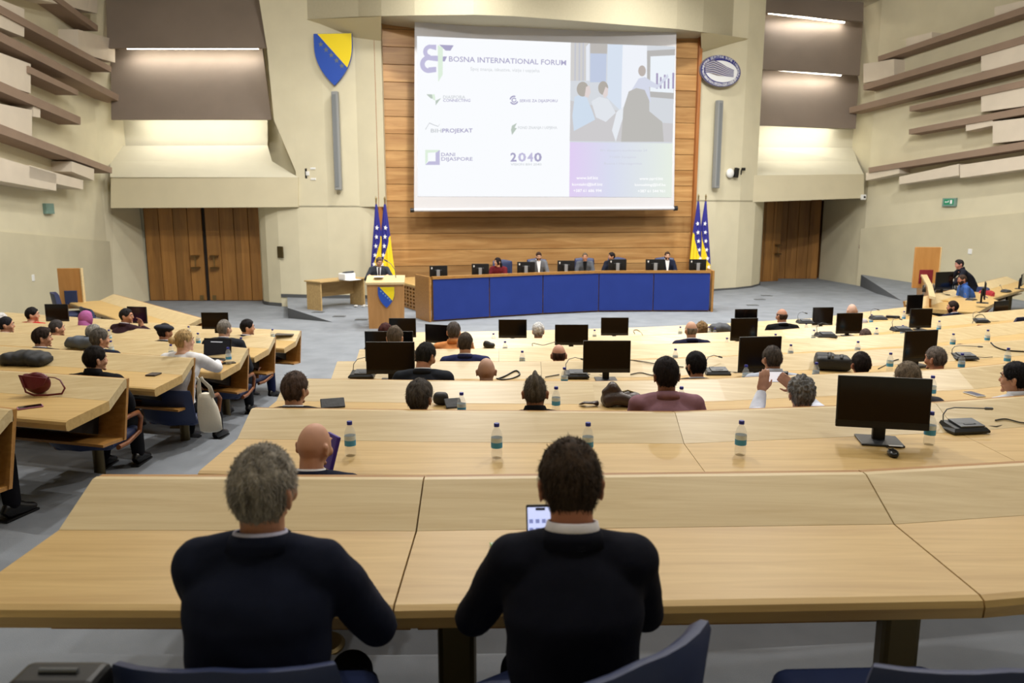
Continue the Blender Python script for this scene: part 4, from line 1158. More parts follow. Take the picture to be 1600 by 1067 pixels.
def person(loc, hc, label, yaw=0, hyaw=0, hpitch=0, hroll=0, skin=SK1, hairs=('short',(52,42,36)), hthick=.012, top=(28,30,38), trousers=(30,32,38),
           shirt=(226,228,234), collar='suit', stand=False, lean=.10, arms=None, near=False, vox=.010, face=False, group=None, beard=None,
           name='person', width=1.0, legs=True, elbows=None, hands=None, extra=None, seatz=None, curl=0, tie=None, hairextra=None, mirrorarms=None, chair=True, hat=None, cuff=0.0):
    """loc: floor point below the head; hc: head centre above that floor point. Faces local +Y turned by yaw."""
    t = thing(name, label, 'person', loc, yaw, group)
    if arms is None: arms = 'desk' if hc > 1.16 else 'lap'
    sz = seatz if seatz is not None else (.90 if stand else max(.42, hc-.76))
    hip = Vector((0,-lean-.02,sz)); HC = Vector((0,0,hc))
    Mh = Matrix.Translation(HC+Vector((0,-.01,-.09))) @ Matrix.Rotation(hyaw,4,'Z') @ Matrix.Rotation(hroll,4,'Y') @ Matrix.Rotation(hpitch,4,'X') @ Matrix.Translation(Vector((0,.01,.09))) @ Matrix.Scale(.905,4)
    NB = HC+Vector((0,-.040,-.120)); W_ = width
    # --- body (skin)
    sk = MB(); head_mesh(sk, Mh)
    for s in (-1,1):
        E = Matrix.Rotation(s*.35,3,'Z') @ Matrix.Rotation(-.15,3,'X')
        sk.ell(Mh @ Vector((s*.083,-.014,-.012)), (.008,.020,.034), (Mh.to_3x3() @ E), 10, 8)
        sk.ell(Mh @ Vector((s*.087,-.022,.006)), (.009,.014,.018), (Mh.to_3x3() @ E), 10, 8)
    R3 = Mh.to_3x3()
    sk.capsule(Mh @ Vector((0,.090,.012)), Mh @ Vector((0,.101,-.024)), .007, .0125, 10)
    sk.ell(Mh @ Vector((0,.095,-.030)), (.016,.011,.008), R3, 10, 8)
    sk.ell(Mh @ Vector((0,.077,-.062)), (.028,.013,.016), R3, 10, 8)
    sk.ell(Mh @ Vector((0,.077,-.098)), (.026,.016,.016), R3, 10, 8)
    sk.ell(Mh @ Vector((0,.083,.030)), (.056,.014,.010), R3, 12, 8)
    for s in (-1,1): sk.ell(Mh @ Vector((s*.046,.062,-.030)), (.022,.024,.026), R3, 10, 8)
    n1 = Mh @ Vector((0,-.018,-.055)); n2 = Mh @ Vector((0,-.022,-.120))
    sk.tube([n1, n1.lerp(n2,.5), n2, NB+Vector((0,0,.0)), NB+Vector((0,-.005,-.06))], [(.054,.058),(.054,.058),(.054,.056),(.062,.060),(.080,.070)], 16)
    sk.tube([NB, NB.lerp(hip,.3), hip], [(.09,.06),(.13,.08),(.11,.08)], 14)
    S = {}; 
    for s in (-1,1):
        S[s] = NB+Vector((s*.172*W_,-.005,-.052))
        if elbows and s in elbows: el = Vector(elbows[s])
        elif arms == 'desk': el = Vector((s*.26*W_, .13, max(.70,sz+.16)+.04))
        elif arms == 'lap': el = Vector((s*.25*W_, -.02, sz+.22))
        else: el = Vector((s*.24*W_,.02,S[s].z-.27))
        if hands and s in hands: wr = Vector(hands[s][0])
        elif arms == 'desk': wr = Vector((s*.13, .36, .785))
        elif arms == 'lap': wr = Vector((s*.10,.22,sz+.17))
        else: wr = Vector((s*.23,.06,S[s].z-.50))
        S[s] = (S[s], el, wr)
        sk.capsule(S[s][0], el, .040, .034); sk.capsule(el, wr, .034, .025)
        if hands and s in hands: _, hd, hu, hs, hcurl = hands[s]; hd=Vector(hd); hu=Vector(hu); hs=Vector(hs)
        else:
            hd = (wr-el).normalized() if arms != 'desk' else Vector((-s*.5,.85,-.05)).normalized()
            hu = Vector((0,0,1)) if arms != 'hang' else Vector((s,0,0)); hu = (hu-hd*hu.dot(hd)).normalized(); hs = hd.cross(hu)*(-s) ; hs = -hs if hs.x*s > 0 else hs; hcurl = .45
        fingers(sk, wr, hd, hu, hs, hcurl)
    # --- legs
    fz_ = 0
    if stand: kn = {s: Vector((s*.10,hip.y+.04,.48)) for s in (-1,1)}; an = {s: Vector((s*.11,hip.y-.02,.09)) for s in (-1,1)}
    else: kn = {s: Vector((s*.12,hip.y+.44,sz+.03)) for s in (-1,1)}; an = {s: Vector((s*.13,hip.y+.40+.05*s,.09)) for s in (-1,1)}
    if legs:
        tr = MB(); tr.ell(hip+Vector((0,0,.02)),(.175*W_,.145,.12))
        for s in (-1,1):
            h0 = hip+Vector((s*.09,0,0))
            sk.capsule(h0, kn[s], .05,.04); sk.capsule(kn[s], an[s], .04,.03)
            tr.capsule(h0, kn[s], .092,.070); tr.capsule(kn[s], an[s]+Vector((0,0,.03)), .070,.058)
        blend(tr,'trousers',cloth(trousers),t,.018,4)
        for s in (-1,1):
            b = MB(); a = an[s]
            b.tube([a+Vector((0,-.07,-.035)),a+Vector((0,-.05,-.02)),a+Vector((0,.02,-.015)),a+Vector((0,.10,-.042)),a+Vector((0,.16,-.052)),a+Vector((0,.19,-.06))],[(.025,.03),(.038,.055),(.040,.062),(.044,.038),(.038,.028),(.012,.014)],14)
            b.rbox(a+Vector((0,.05,-.080)),(.075,.27,.018),.006)
            b.build('shoe', mat('shoe_black',(16,15,15),.35), t, True, auto=40)
    body = blend(sk,'body',skinm(skin),t,vox if not near else .006, 3 if not near else 5)
    # --- jacket / top
    jk = MB(); bow = Vector((0,-.045,0))
    prof = [(-.06,.16,.135),(.02,.178,.142),(.2,.172,.135),(.42,.178,.132),(.62,.196,.134),(.78,.208,.126),(.87,.200,.108),(.93,.150,.090),(.98,.100,.078),(1.02,.078,.072)]
    if collar == 'women': prof = [(a,b_*.88,c_*.92) for a,b_,c_ in prof]
    rings = []
    TL = (NB-hip).length
    prof = [q for q in prof if q[0] < .62] + [(1-.155/TL,.203,.132),(1-.095/TL,.200,.118),(1-.060/TL,.168,.102),(1-.032/TL,.118,.088),(1-.008/TL,.088,.080),(1+.012/TL,.076,.074)]
    if collar == 'women': prof = [(a,b_*.93,c_) for a,b_,c_ in prof]
    for s,rx_,ry_ in prof:
        c = hip.lerp(NB, s) + bow*math.sin(max(0,min(1,s))*math.pi)
        n = 28; r = []
        for j in range(n):
            a = 2*math.pi*j/n; ca, sa = math.cos(a), math.sin(a)
            r.append(c+Vector((W_*rx_*math.copysign(abs(ca)**.85,ca), ry_*math.copysign(abs(sa)**.9,sa), -.012*abs(ca)**2 if s > .8 else 0)))
        rings.append(r)
    jk.loft(rings)
    for s in (-1,1):
        a_, e_, w_ = S[s]
        jk.ell(a_+Vector((-s*.012,-.004,.0)),(.070,.070,.062)); jk.capsule(a_+Vector((-s*.10,0,.02)),a_+Vector((0,0,.0)),.062,.062); jk.capsule(a_, e_, .066,.055); jk.capsule(e_, w_.lerp(e_,.10), .055,.037)
    jo = blend(jk,'jacket' if collar in ('suit','women','none_shirt') else 'shirt',cloth(top),t,.011 if near else .016, 5 if near else 4, .0065 if near else .004)
    # collars follow the neck
    def ringband(r0, r1, z0, z1, nm, m, dy=0):
        b = MB(); n = 28; rr = []
        for (rx_,ry_,z) in ((r0[0],r0[1],z0),(r1[0],r1[1],z1),(r1[0]-.007,r1[1]-.007,z1+.001),(r0[0]-.010,r0[1]-.010,z0)):
            rr.append([Vector((NB.x+rx_*math.cos(2*math.pi*j/n), NB.y+dy+ry_*math.sin(2*math.pi*j/n), NB.z+z-(.030*(.5+.5*math.sin(2*math.pi*j/n))))) for j in range(n)])
        b.loft(rr, False, True); b.build(nm, m, t, True)
    if collar in ('suit',):
        ringband((.074,.072),(.0640,.0630),.016,.046+cuff,'shirt_collar',cloth(shirt))
        ringband((.094,.086),(.0715,.0700),.004,.040,'jacket_collar',cloth(top))
        # shirt front wedge and tie
        if face:
            fr0 = NB+Vector((0,.070,-.01)); b = MB()
            b.add([fr0+Vector((-.05,0,0)),fr0+Vector((.05,0,0)),fr0+Vector((.012,.085,-.30)),fr0+Vector((-.012,.085,-.30))],[(0,1,2,3)])
            b.extr([fr0+Vector((-.055,.02,.01)),fr0+Vector((.055,.02,.01)),fr0+Vector((.014,.080,-.30)),fr0+Vector((-.014,.080,-.30))],(0,-.02,0))
            b.build('shirt_front', cloth(shirt), t)
            if tie:
                b = MB(); b.extr([fr0+Vector((-.016,.030,0)),fr0+Vector((.016,.030,0)),fr0+Vector((.024,.086,-.25)),fr0+Vector((0,.090,-.29)),fr0+Vector((-.024,.086,-.25))],(0,-.01,0)); b.build('tie', cloth(tie), t)
    elif collar == 'shirt': ringband((.088,.080),(.0700,.0690),.006,.060,'collar',cloth(top))
    elif collar == 'high': ringband((.090,.082),(.0620,.0600),.000,.066,'collar',cloth(top))
    # --- hair, beard, eyes
    if hairs:
        hair(t, Mh, hairs[0], hairs[1], hthick, near=near, seed=len(bpy.data.objects)%17+1, curl=curl, extra=hairextra)
    if hat: hat(t, Mh)
    if beard:
        b = MB(); nu, nv = 36, 26; vs=[]; fs=[]
        for i in range(nv+1):
            th = math.pi*i/nv
            for j in range(nu):
                ph = 2*math.pi*j/nu; d = Vector((math.sin(th)*math.cos(ph), math.sin(th)*math.sin(ph), math.cos(th)))
                m = sstep(-.25,-.42,d.z-.22*abs(d.x))*sstep(-.25,.0,d.y)
                if d.y > .5 and abs(d.x) < .30 and -.58 < d.z < -.42: m *= .3
                vs.append(Mh @ (headf(d)+d*(.012*m-.010*(1-m))))
        for i in range(nv):
            for j in range(nu): fs.append((i*nu+j,(i+1)*nu+j,(i+1)*nu+(j+1)%nu,i*nu+(j+1)%nu))
        b.add(vs,fs); b.build('beard', hairm(beard), t, True)
    if face:
        for s in (-1,1):
            b = MB(); b.ell(Mh @ Vector((s*.031,.083,.010)),(.013,.010,.008),R3,12,8); b.build('eye', EYEW, t, True)
            b = MB(); b.ell(Mh @ Vector((s*.031,.091,.010)),(.006,.004,.006),R3,10,8); b.build('iris', EYEI, t, True)
            b = MB(); b.capsule(Mh @ Vector((s*.016,.097,.032)),Mh @ Vector((s*.050,.084,.034)),.0045,.003,8); b.build('eyebrow', hairm((50,38,30)), t, True)
        b = MB(); b.ell(Mh @ Vector((0,.0865,-.062)),(.020,.006,.006),R3,12,8); b.build('lips', LIPM, t, True)
    if extra: extra(t, Mh, NB, S)
    if chair and not stand: CHAIRS.append((t, loc, yaw, hip.copy(), label))
    return t
# ------------------------------------------------------------------ the audience
def seat_pt(px, py, k, left=False, dy=0.0):
    f = LEFT[k] if left else ROW[k]; X = 0
    for _ in range(12):
        Y = interp(f, X)-.84-.28+dy; p = at_y(px,py,Y); X = p.x
    return p
def P(px, py, k, label, left=False, dy=0.0, **kw):
    p = seat_pt(px,py,k,left,dy); z = fz(k)
    return person((p.x,p.y,z), p.z-z, label, **kw)
BLK=(24,24,27); NAV=(27,32,52); DKH=(30,24,21); BRH=(66,50,38); GRH=(120,116,110)
# ---- nearest row: two men seen from behind
def phone_in_hand(t, Mh, NB, S):
    p = Vector((-.075,.30,1.02)); 
    b = MB(); b.rbox((0,0,0),(.074,.009,.152),.004); 
def p2hands(): return {-1:((-.13,.33,.83),(.35,.55,.75),(-.3,-.6,.7),(.85,-.2,-.3),.9), 1:((.10,.36,.80),(-.8,.5,.05),(0,0,1),(0,1,0),.5)}
man1 = P(412,766,1,'grey-haired man in a navy suit seated at the nearest desk row, left of the two', hyaw=-.20, hpitch=.05, hairs=('thin_crown',(138,132,122)), hthick=.013, top=(24,29,47), skin=(186,136,110),
  near=2, lean=.06, elbows={-1:(-.215,.12,.80),1:(.255,.10,.78)}, hands={-1:((-.10,.34,.79),(.6,.8,0),(0,0,1),(.8,-.6,0),.4),1:((.13,.37,.80),(-.5,.8,.1),(0,0,1),(-.8,-.5,0),.6)}, shirt=(190,190,214), width=.90)
man2 = P(893,760,1,'brown-haired man in a black suit at the nearest desk row holding a lit phone', hyaw=.06, hpitch=-.22, hairs=('short',(58,46,36)), hthick=.017, top=(20,22,34), skin=(190,128,100),
  near=2, lean=.07, elbows={-1:(-.255,.10,.80),1:(.215,.12,.80)}, hands=p2hands(), shirt=(232,228,232), width=.86, cuff=.014)
# phone and card held by the second man
def slab(name, label, cat, loc, size, rz, rx, m, face=None, fm=None, r=.006, grp=None, ry=0):
    t = thing(name, label, cat, loc, rz, grp)
    MB().rbox((0,0,0),size,r,rx=rx,ry=ry).build('casing', m, t)
    if fm:
        k = min(range(3), key=lambda i: size[i]); s2 = [x*.90 for x in size]; s2[k] = .002
        R = Matrix.Rotation(ry,4,'Y') @ Matrix.Rotation(rx,4,'X')
        offv = Vector((0,0,0)); offv[k] = (size[k]/2+.0008)*face; c = R @ offv
        MB().box(c,s2,rx=rx,ry=ry).build('display', fm, t)
    return t
LIT = mat('phone_display',(190,200,240),.3,emit=(205,215,255),estr=.9)
pp_ = at_y(845,834,1.98)
t = slab('mobile_phone','black phone with a bright screen in the hand of the brown-haired man','phone',pp_,(.078,.009,.158),.05,-.42,BLACK,-1,LIT)
b = MB(); b.rbox(Matrix.Rotation(-.42,4,'X') @ Vector((0,-.0065,.066)),(.026,.0015,.007),.0006,rx=-.42); b.build('camera_notch', BLACK, t)
b = MB()
for i in range(4):
    for j in range(5):
        b.rbox(Matrix.Rotation(-.42,4,'X') @ Vector((-.026+.0175*i,-.0066,-.058+.023*j)),(.011,.001,.011),.0004,rx=-.42)
b.build('app_icons', mat('app_icon',(120,132,190),.4,emit=(150,160,215),estr=.6), t)
pp_ = at_z(784,857,fz(1)+.74); slab('green_card','green and white card lying by the left hand of the man in black','card',(pp_.x,pp_.y,fz(1)+.742),(.07,.10,.003),.2,0,mat('card_green',(120,170,70),.5),1,mat('card_white',(190,205,180),.5),.001)
# ---- second row
def purple(t, Mh, NB, S): pass
P(488,698,2,'bald man in a navy suit at the second row beside a purple folder', hyaw=-.35, hairs=None, top=NAV, skin=(208,158,132), near=1, hpitch=-.1, lean=.04)
q = at_y(516,705,3.62); slab('folder','purple folder propped in front of the bald man in the second row','folder',(q.x,q.y,q.z),(.12,.02,.17),-.9,-.3,mat('purple_cover',(74,48,150),.5))
# ---- third row
P(655,622,3,'person with dark grey-streaked short hair in the third row', hyaw=-.25, hairs=('short',(70,66,62)), hthick=.022, top=BLK, near=1, skin=SK1)
P(836,614,3,'man with a spiked grey crest of hair and black top in the third row', hairs=('mohawk',(84,78,70)), hthick=.008, top=(18,18,20), collar='high', near=1, skin=(196,140,112))
P(1041,587,3,'dark-haired man in a dusty pink jacket in the third row', hairs=('short',(30,25,26)), hthick=.018, top=(150,112,124), shirt=(150,112,124), near=1, skin=(150,104,84), hyaw=.1, width=1.0)
P(460,609,3,'brown-haired man with a white collar at the aisle end of the third row', hyaw=-.35, hairs=('short',(74,60,54)), hthick=.016, top=(34,34,40), near=1)
P(1588,592,3,'dark-haired man with a white collar at the right frame edge in the third row', hyaw=.55, yaw=.15, hairs=('short',(26,25,28)), hthick=.016, top=(206,210,218), collar='shirt', near=1, face=True)
P(1418,592,3,'grey-brown-haired man mostly hidden behind the large monitor', hairs=('short',(108,96,82)), hthick=.012, top=(60,60,66), near=1)
# curly man filming: both hands raised
sp_ = seat_pt(1252,616,3); z3 = fz(3)
def loc_(px, py, Y): v = at_y(px,py,Y); return Vector((v.x-sp_.x, v.y-sp_.y, v.z-z3))
wl_ = loc_(1190,612,sp_.y+.30); wr_ = loc_(1243,607,sp_.y+.30)
el_ = loc_(1180,650,sp_.y+.16); er_ = loc_(1275,640,sp_.y+.20)
P(1252,616,3,'man with curly grey hair filming with a raised phone in the third row', hairs=('short',(116,116,116)), hthick=.020, curl=1, top=(222,228,244), shirt=(222,228,244), collar='shirt', near=1, skin=(196,150,126),
  elbows={-1:el_,1:er_}, hands={-1:(wl_,(.12,.0,1),(0,-1,.05),(1,0,.1),.35),1:(wr_,(-.75,.1,.62),(0,-1,0),(-.5,0,-.8),.5)})
q = at_y(1213,588.5,sp_.y+.34)
t = slab('mobile_phone','phone held sideways by the curly grey-haired man filming the stage','phone',q,(.158,.009,.076),0,-.05,BLACK,-1,mat('phone_picture',(220,220,225),.4,emit=(225,225,230),estr=.8))
MB().box((.058,-.0075,0),(.036,.001,.066)).build('shutter_bar', BLACK, t)
# ---- fourth row
P(661,556,4,'dark-haired man in a dark suit leaning at the fourth row beside the big left monitor', hyaw=-.5, hpitch=-.3, hairs=('short',(36,34,33)), hthick=.011, top=(40,44,52), near=1, skin=SK2, width=1.05)
P(760,580,4,'bald man with a creased neck in the fourth row', hairs=None, top=(90,84,78), skin=(196,156,134), near=1, collar='shirt')
P(1088,571,4,'black-haired man wearing an earpiece in the fourth row', hyaw=.35, hairs=('short',(24,22,24)), hthick=.017, top=(44,50,56), near=1, skin=SK2, beard=(26,24,24))
P(1207,561,4,'short-haired man in a pale grey shirt in the fourth row', hyaw=.2, hairs=('short',(74,68,64)), hthick=.009, top=(190,198,214), shirt=(200,206,220), collar='shirt', near=1, skin=SK2)
P(1345,570,4,'dark-haired man beside the black backpack in the fourth row', hairs=('thin_crown',(38,32,30)), hthick=.012, top=(50,44,42), near=1, skin=(172,110,84))
P(1463,561,4,'grey short-haired man right of the fourth row monitor', hyaw=.45, hairs=('short',(104,96,90)), hthick=.009, top=(54,50,48), near=1, skin=(196,138,112))
# ---- fifth row
P(727,537,5,'man with cropped hair in a royal blue suit in the fifth row', hairs=('short',(66,58,52)), hthick=.009, top=(46,52,96), hyaw=-.1, width=1.08)
P(873,555,5,'bald man with a dark fringe in the fifth row', hairs=('bald_fringe',(70,52,46)), hthick=.003, top=(40,36,36), skin=(206,154,130))
P(617,528,5,'grey-brown-haired person behind the big left monitor', hairs=('short',(88,76,64)), hthick=.018, top=(50,46,44))
P(1352,526,6,'balding man showing only his dark crown in the sixth row', hairs=('high',(80,64,60)), hthick=.004, top=(40,36,36), skin=(170,120,104))
# ---- sixth row
def long_hair(mb, M):
    mb.tube([M@Vector((0,-.03,.03)),M@Vector((0,-.075,-.06)),M@Vector((0,-.08,-.16)),M@Vector((0,-.07,-.24))],[(.07,.05),(.088,.045),(.085,.035),(.06,.02)],20)
P(602,521,6,'woman with long auburn hair in the sixth row behind a monitor', hairs=('long',(66,34,32)), hthick=.020, top=(60,40,40), collar='women', hairextra=long_hair, hyaw=-.2)
P(709,519,6,'grey-haired person in an orange top in the sixth row', hairs=('short',(74,68,66)), hthick=.020, top=(226,150,90), shirt=(226,150,90), collar='shirt')
P(1080,516,6,'bald man in a navy blazer in the sixth row beside a curly-haired woman', hairs=('bald_fringe',(120,112,104)), hthick=.003, top=(34,36,64), skin=(204,160,136), hyaw=.15)
# ---- front row
P(841,518,7,'person with white curly hair in the front row', hairs=('short',(196,196,200)), hthick=.020, curl=1.4, top=(34,34,40), collar='women')
P(1096,517,7,'person with curly brown hair in the front row beside the bald man', hairs=('short',(124,98,66)), hthick=.028, curl=1.6, top=(60,50,44), collar='women')
P(1222,494,7,'balding man in a black suit in the front row', hyaw=.35, hairs=('bald_fringe',(70,58,52)), hthick=.006, top=(24,24,26), skin=(186,136,112), width=1.05)
P(1331,486,7,'bald man partly hidden behind a sixth row monitor', hairs=None, top=(196,190,190), shirt=(200,196,196), collar='shirt', skin=(206,170,152))
P(1489,480,7,'bearded dark-haired man in a navy suit at the right end of the front row', hyaw=.85, yaw=.2, hairs=('short',(44,34,32)), hthick=.014, top=(30,34,54), beard=(40,28,24), skin=(184,128,104), face=True, dy=.25)
# ---- left block
def hijab(t, M):
    b = MB(); nu, nv = 36, 26; vs=[]; fs=[]
    for i in range(nv+1):
        th = math.pi*i/nv
        for j in range(nu):
            ph = 2*math.pi*j/nu; d = Vector((math.sin(th)*math.cos(ph), math.sin(th)*math.sin(ph), math.cos(th)))
            m = 1-sstep(.66,.82,d.y)*sstep(.62,.4,d.z)
            vs.append(M @ (headf(d)*1.0+d*(.020*m-.008*(1-m)+.004*noise.noise(d*6)*m)))
    for i in range(nv):
        for j in range(nu): fs.append((i*nu+j,(i+1)*nu+j,(i+1)*nu+(j+1)%nu,i*nu+(j+1)%nu))
    b.add(vs,fs)
    b.tube([M@Vector((0,-.03,-.02)),M@Vector((0,-.035,-.11)),M@Vector((0,-.03,-.19)),M@Vector((0,-.02,-.25))],[(.075,.09),(.085,.095),(.13,.115),(.17,.13)],24)
    b.build('headscarf', mat('magenta_scarf',(168,90,150),.8,noise_amt=.1,nscale=20), t, True)
def beret(t, M):
    b = MB(); b.ell(M@Vector((0,-.008,.060)),(.122,.128,.050),M.to_3x3() @ Matrix.Rotation(-.15,3,'X'),28,14); b.lathe([(.070,-.03),(.098,.0),(.10,.03)],24,M @ Matrix.Translation((0,-.005,.035)) @ Matrix.Scale(1.12,4,(0,1,0)))
    b.build('beret', mat('navy_beret',(22,24,40),.85,bump=.3), t, True)
def bun(mb, M): mb.ell(M@Vector((0,-.125,.02)),(.038,.036,.036),None,14,10)
P(386,512,7,'dark-haired man at the aisle end of the front row in the left block', True, hyaw=-.9, yaw=-.2, hairs=('short',(28,26,28)), hthick=.016, top=(34,36,48), trousers=(28,34,70), face=True)
def hand_chin(px,py,k): pass
P(197,494,7,'dark-haired man resting his hand at his chin in the left block front row', True, hyaw=-1.1, yaw=-.3, hairs=('short',(38,36,38)), hthick=.012, top=(56,36,44), skin=SK2, face=True,
  elbows={1:(.22,.26,.80)}, hands={1:((.04,.24,.93),(-.25,.1,1),(0,1,-.1),(-1,0,.2),1.0)})
P(134,498,7,'woman in a magenta headscarf in the front row of the left block', True, hyaw=-.7, hairs=None, hat=hijab, top=(110,50,96), collar='women', skin=SK3)
P(50,492,7,'short dark-haired person in a red collar in the left block front row', True, hyaw=-1.1, hairs=('short',(28,26,28)), hthick=.018, top=(190,40,44), collar='women', face=True)
P(350,514,6,'man with a grey balding crown and dark suit at the left block aisle', True, hyaw=-.35, hairs=('thin_crown',(120,116,110)), hthick=.009, top=(42,46,54), trousers=(28,30,36), width=1.1, skin=SK3)
P(257,519,6,'man wearing a navy beret in the left block', True, hyaw=-.6, hairs=('short',(40,36,36)), hthick=.008, hat=beret, top=(28,30,38), skin=SK2)
P(88,513,6,'man with cropped greying hair in the left block beside the wine headed rail', True, hyaw=-.8, hairs=('short',(66,62,62)), hthick=.010, top=(60,56,60), face=True)
P(9,508,6,'dark-haired man with a beard shadow at the left frame edge', True, hyaw=-1.0, hairs=('short',(34,34,40)), hthick=.012, top=(70,66,72), face=True)
P(2,500,7,'person in a white cap at the far left frame edge', True, hyaw=-.5, hairs=('short',(210,208,205)), hthick=.014, top=(200,200,200), collar='women')
blonde_sp = seat_pt(287,533,5,True); z5 = fz(5)
P(287,533,5,'blonde woman with a bun and white blouse typing on a laptop', True, hyaw=-.75, yaw=-.10, hairs=('short',(176,148,104)), hthick=.013, hairextra=bun, top=(238,238,242), shirt=(238,238,242), trousers=(24,24,30), collar='women', skin=SK3, near=1, face=True, lean=.12,
  elbows={1:(.25,.15,.80)}, hands={1:((.13,.40,.80),(-.3,.95,0),(0,0,1),(-.9,-.3,0),.4)})
P(146,521,6,'grey-haired man just behind another grey-haired man in the left block', True, hyaw=-.8, hairs=('short',(130,128,124)), hthick=.012, top=(60,64,74), dy=-.35)
P(155,530,5,'greying man with short sides and navy jacket in the left block', True, hyaw=-.7, hairs=('short',(84,80,76)), hthick=.015, top=(28,32,50), near=1, skin=SK1, face=True)
P(65,528,5,'brown-haired man with a pale collar in the left block', True, hyaw=-.9, hairs=('quiff',(44,36,32)), hthick=.016, top=(34,36,44), near=1, face=True)
P(148,562,4,'black-haired man in a black jacket with a dropped hood in the left block', True, hyaw=-.6, hairs=('short',(26,22,21)), hthick=.016, top=(20,20,24), trousers=(22,22,26), collar='high', near=1, width=1.08, skin=SK1, legs=True)
# woman whose leg and heel show at the left frame edge
def heel(t, Mh, NB, S):
    pass
pz = at_z(12,786,fz(2)); 
wl = person((-3.70,LEFT[3][-1].y-1.02,fz(3)), 1.14, 'person outside the left frame edge, only a dark trouser leg and heeled shoe in view', yaw=-.25, hairs=('long',(60,40,32)), hthick=.02, top=(40,36,40), trousers=(22,22,28), collar='women')
# ---- panel on the stage, facing the hall
def PS(px, py, label, dz=.95, **kw):
    # seated behind the curved presidium desk
    best = None
    X = (px-800)/1200*20.5
    fy = interp(sorted([Vector((p.x,p.y,0)) for p in fp], key=lambda p: p.x), X)
    p = at_y(px,py-3,fy+dz)
    return person((p.x,p.y,0), p.z, label, arms='desk', face=True, **kw), p
PSl = []
def ps(*a, **kw): t, p = PS(*a, **kw); PSl.append((t,p)); return t
ps(778,412.5,'dark-haired woman in a dark red top at the presidium, looking left', yaw=math.pi-.3, hyaw=-.75, hairs=('long',(28,22,24)), hthick=.016, top=(96,28,36), collar='women', hairextra=long_hair, skin=SK1)
ps(841.5,403,'man in a grey jacket and open white shirt at the presidium', yaw=math.pi+.1, hpitch=-.25, hairs=('quiff',(56,38,30)), hthick=.014, top=(104,106,112), beard=(70,48,38), skin=SK3)
ps(914,404.5,'greying man in a grey jacket over a black shirt at the presidium', yaw=math.pi-.05, hairs=('short',(88,76,62)), hthick=.011, top=(84,88,96), shirt=(18,18,20), skin=SK2)
ps(956,404,'dark-haired man at the presidium turned towards his left neighbour', yaw=math.pi-.5, hyaw=-.9, hairs=('short',(30,24,24)), hthick=.018, top=(34,38,52), skin=SK2)
ps(1042.5,402.5,'bearded man in a navy jacket and white shirt at the right of the presidium', yaw=math.pi, hpitch=-.12, hairs=('short',(58,42,32)), hthick=.012, top=(30,36,56), beard=(44,32,26), skin=SK3)
# speaker at the lectern
sp = at_y(589,410,17.55)
person((sp.x,sp.y+.25,0), sp.z, 'grey-haired man in a dark suit and tie speaking at the lectern', yaw=math.pi+.12, hyaw=.35, hpitch=-.25, hairs=('short',(92,78,66)), hthick=.016, top=(58,62,70), stand=True, lean=.06, face=True, tie=(50,36,40), skin=SK1, seatz=.72,
  elbows={-1:(-.30,.06,1.02),1:(.29,.06,1.02)}, hands={-1:((-.20,.30,1.12),(.3,.9,-.1),(0,0,1),(.9,-.3,0),.4),1:((.20,.30,1.12),(-.3,.9,-.1),(0,0,1),(-.9,-.3,0),.4)})
# technicians at the right
def PT_(px, py, Y, zf, label, **kw):
    p = at_y(px,py,Y); return person((p.x,p.y,zf), p.z-zf, label, **kw)
PT_(1504,437,16.4,0,'bearded man in a blue sweater working at the mixing console', yaw=math.radians(78), hyaw=.1, hpitch=-.1, hairs=('short',(60,46,38)), hthick=.008, top=(58,92,160), beard=(50,36,30), collar='high', skin=(176,120,96), lean=.16, face=True, seatz=.46)
PT_(1500,413,17.6,0,'man in a black sweater leaning over behind the mixing console', yaw=math.radians(80), hpitch=-.15, hairs=('quiff',(40,36,36)), hthick=.014, top=(26,28,38), collar='high', lean=.28, stand=True, face=True, seatz=.78, skin=(200,140,124))
# ------------------------------------------------------------------ chairs
def make_chair(label, grp):
    t = thing('conference_chair', label, 'chair', (0,0,0), 0, grp)
    b = MB(); b.rbox((0,.02,.44),(.48,.50,.11),.045,n=3); b.build('seat', BLUEL, t, True, auto=60)
    b = MB(); rings = []
    for i in range(9):
        a = (i/8-.5)*1.15; cx = math.sin(a)*.44; cy = -.30+.44*(1-math.cos(a))*.9
        nn = Vector((math.sin(a),-math.cos(a),0))*.035
        c = Vector((cx,cy,0)); k = 1-.10*abs(i/8-.5)*2
        rr = []
        for q in range(14):
            an_ = 2*math.pi*q/14; rr.append(c + nn*math.cos(an_)*(1.0) + Vector((0,-.05*(math.sin(an_)+1)/2*0,.62+ .225*k*math.copysign(abs(math.sin(an_))**.45,math.sin(an_)))) + Vector((0,-.05*math.sin(an_),0)))
        rings.append(rr)
    b.loft(rings); b.build('backrest', BLUEL, t, True, auto=60)
    for s in (-1,1):
        b = MB(); b.tube([(s*.27,-.20,.50),(s*.275,-.16,.64),(s*.275,.0,.66),(s*.275,.17,.65),(s*.27,.23,.58),(s*.262,.20,.44),(s*.255,.0,.39),(s*.255,-.15,.40)],[(.020,.026)]*8,8); b.build('armrest', ARMW, t, True, auto=50)
    b = MB(); b.cyl((0,0,.02),(0,0,.39),.045,16); b.build('pedestal', BRASS, t, True, auto=40)
    b = MB(); b.lathe([(.001,.025),(.10,.025),(.115,.012),(.115,0),(.001,0)],20); b.build('flange', BRONZE, t, True, auto=40)
    return t
def short(lbl): return ' '.join(lbl.split()[:9])
chair0 = make_chair('x','padded blue conference chairs'); used = [False]
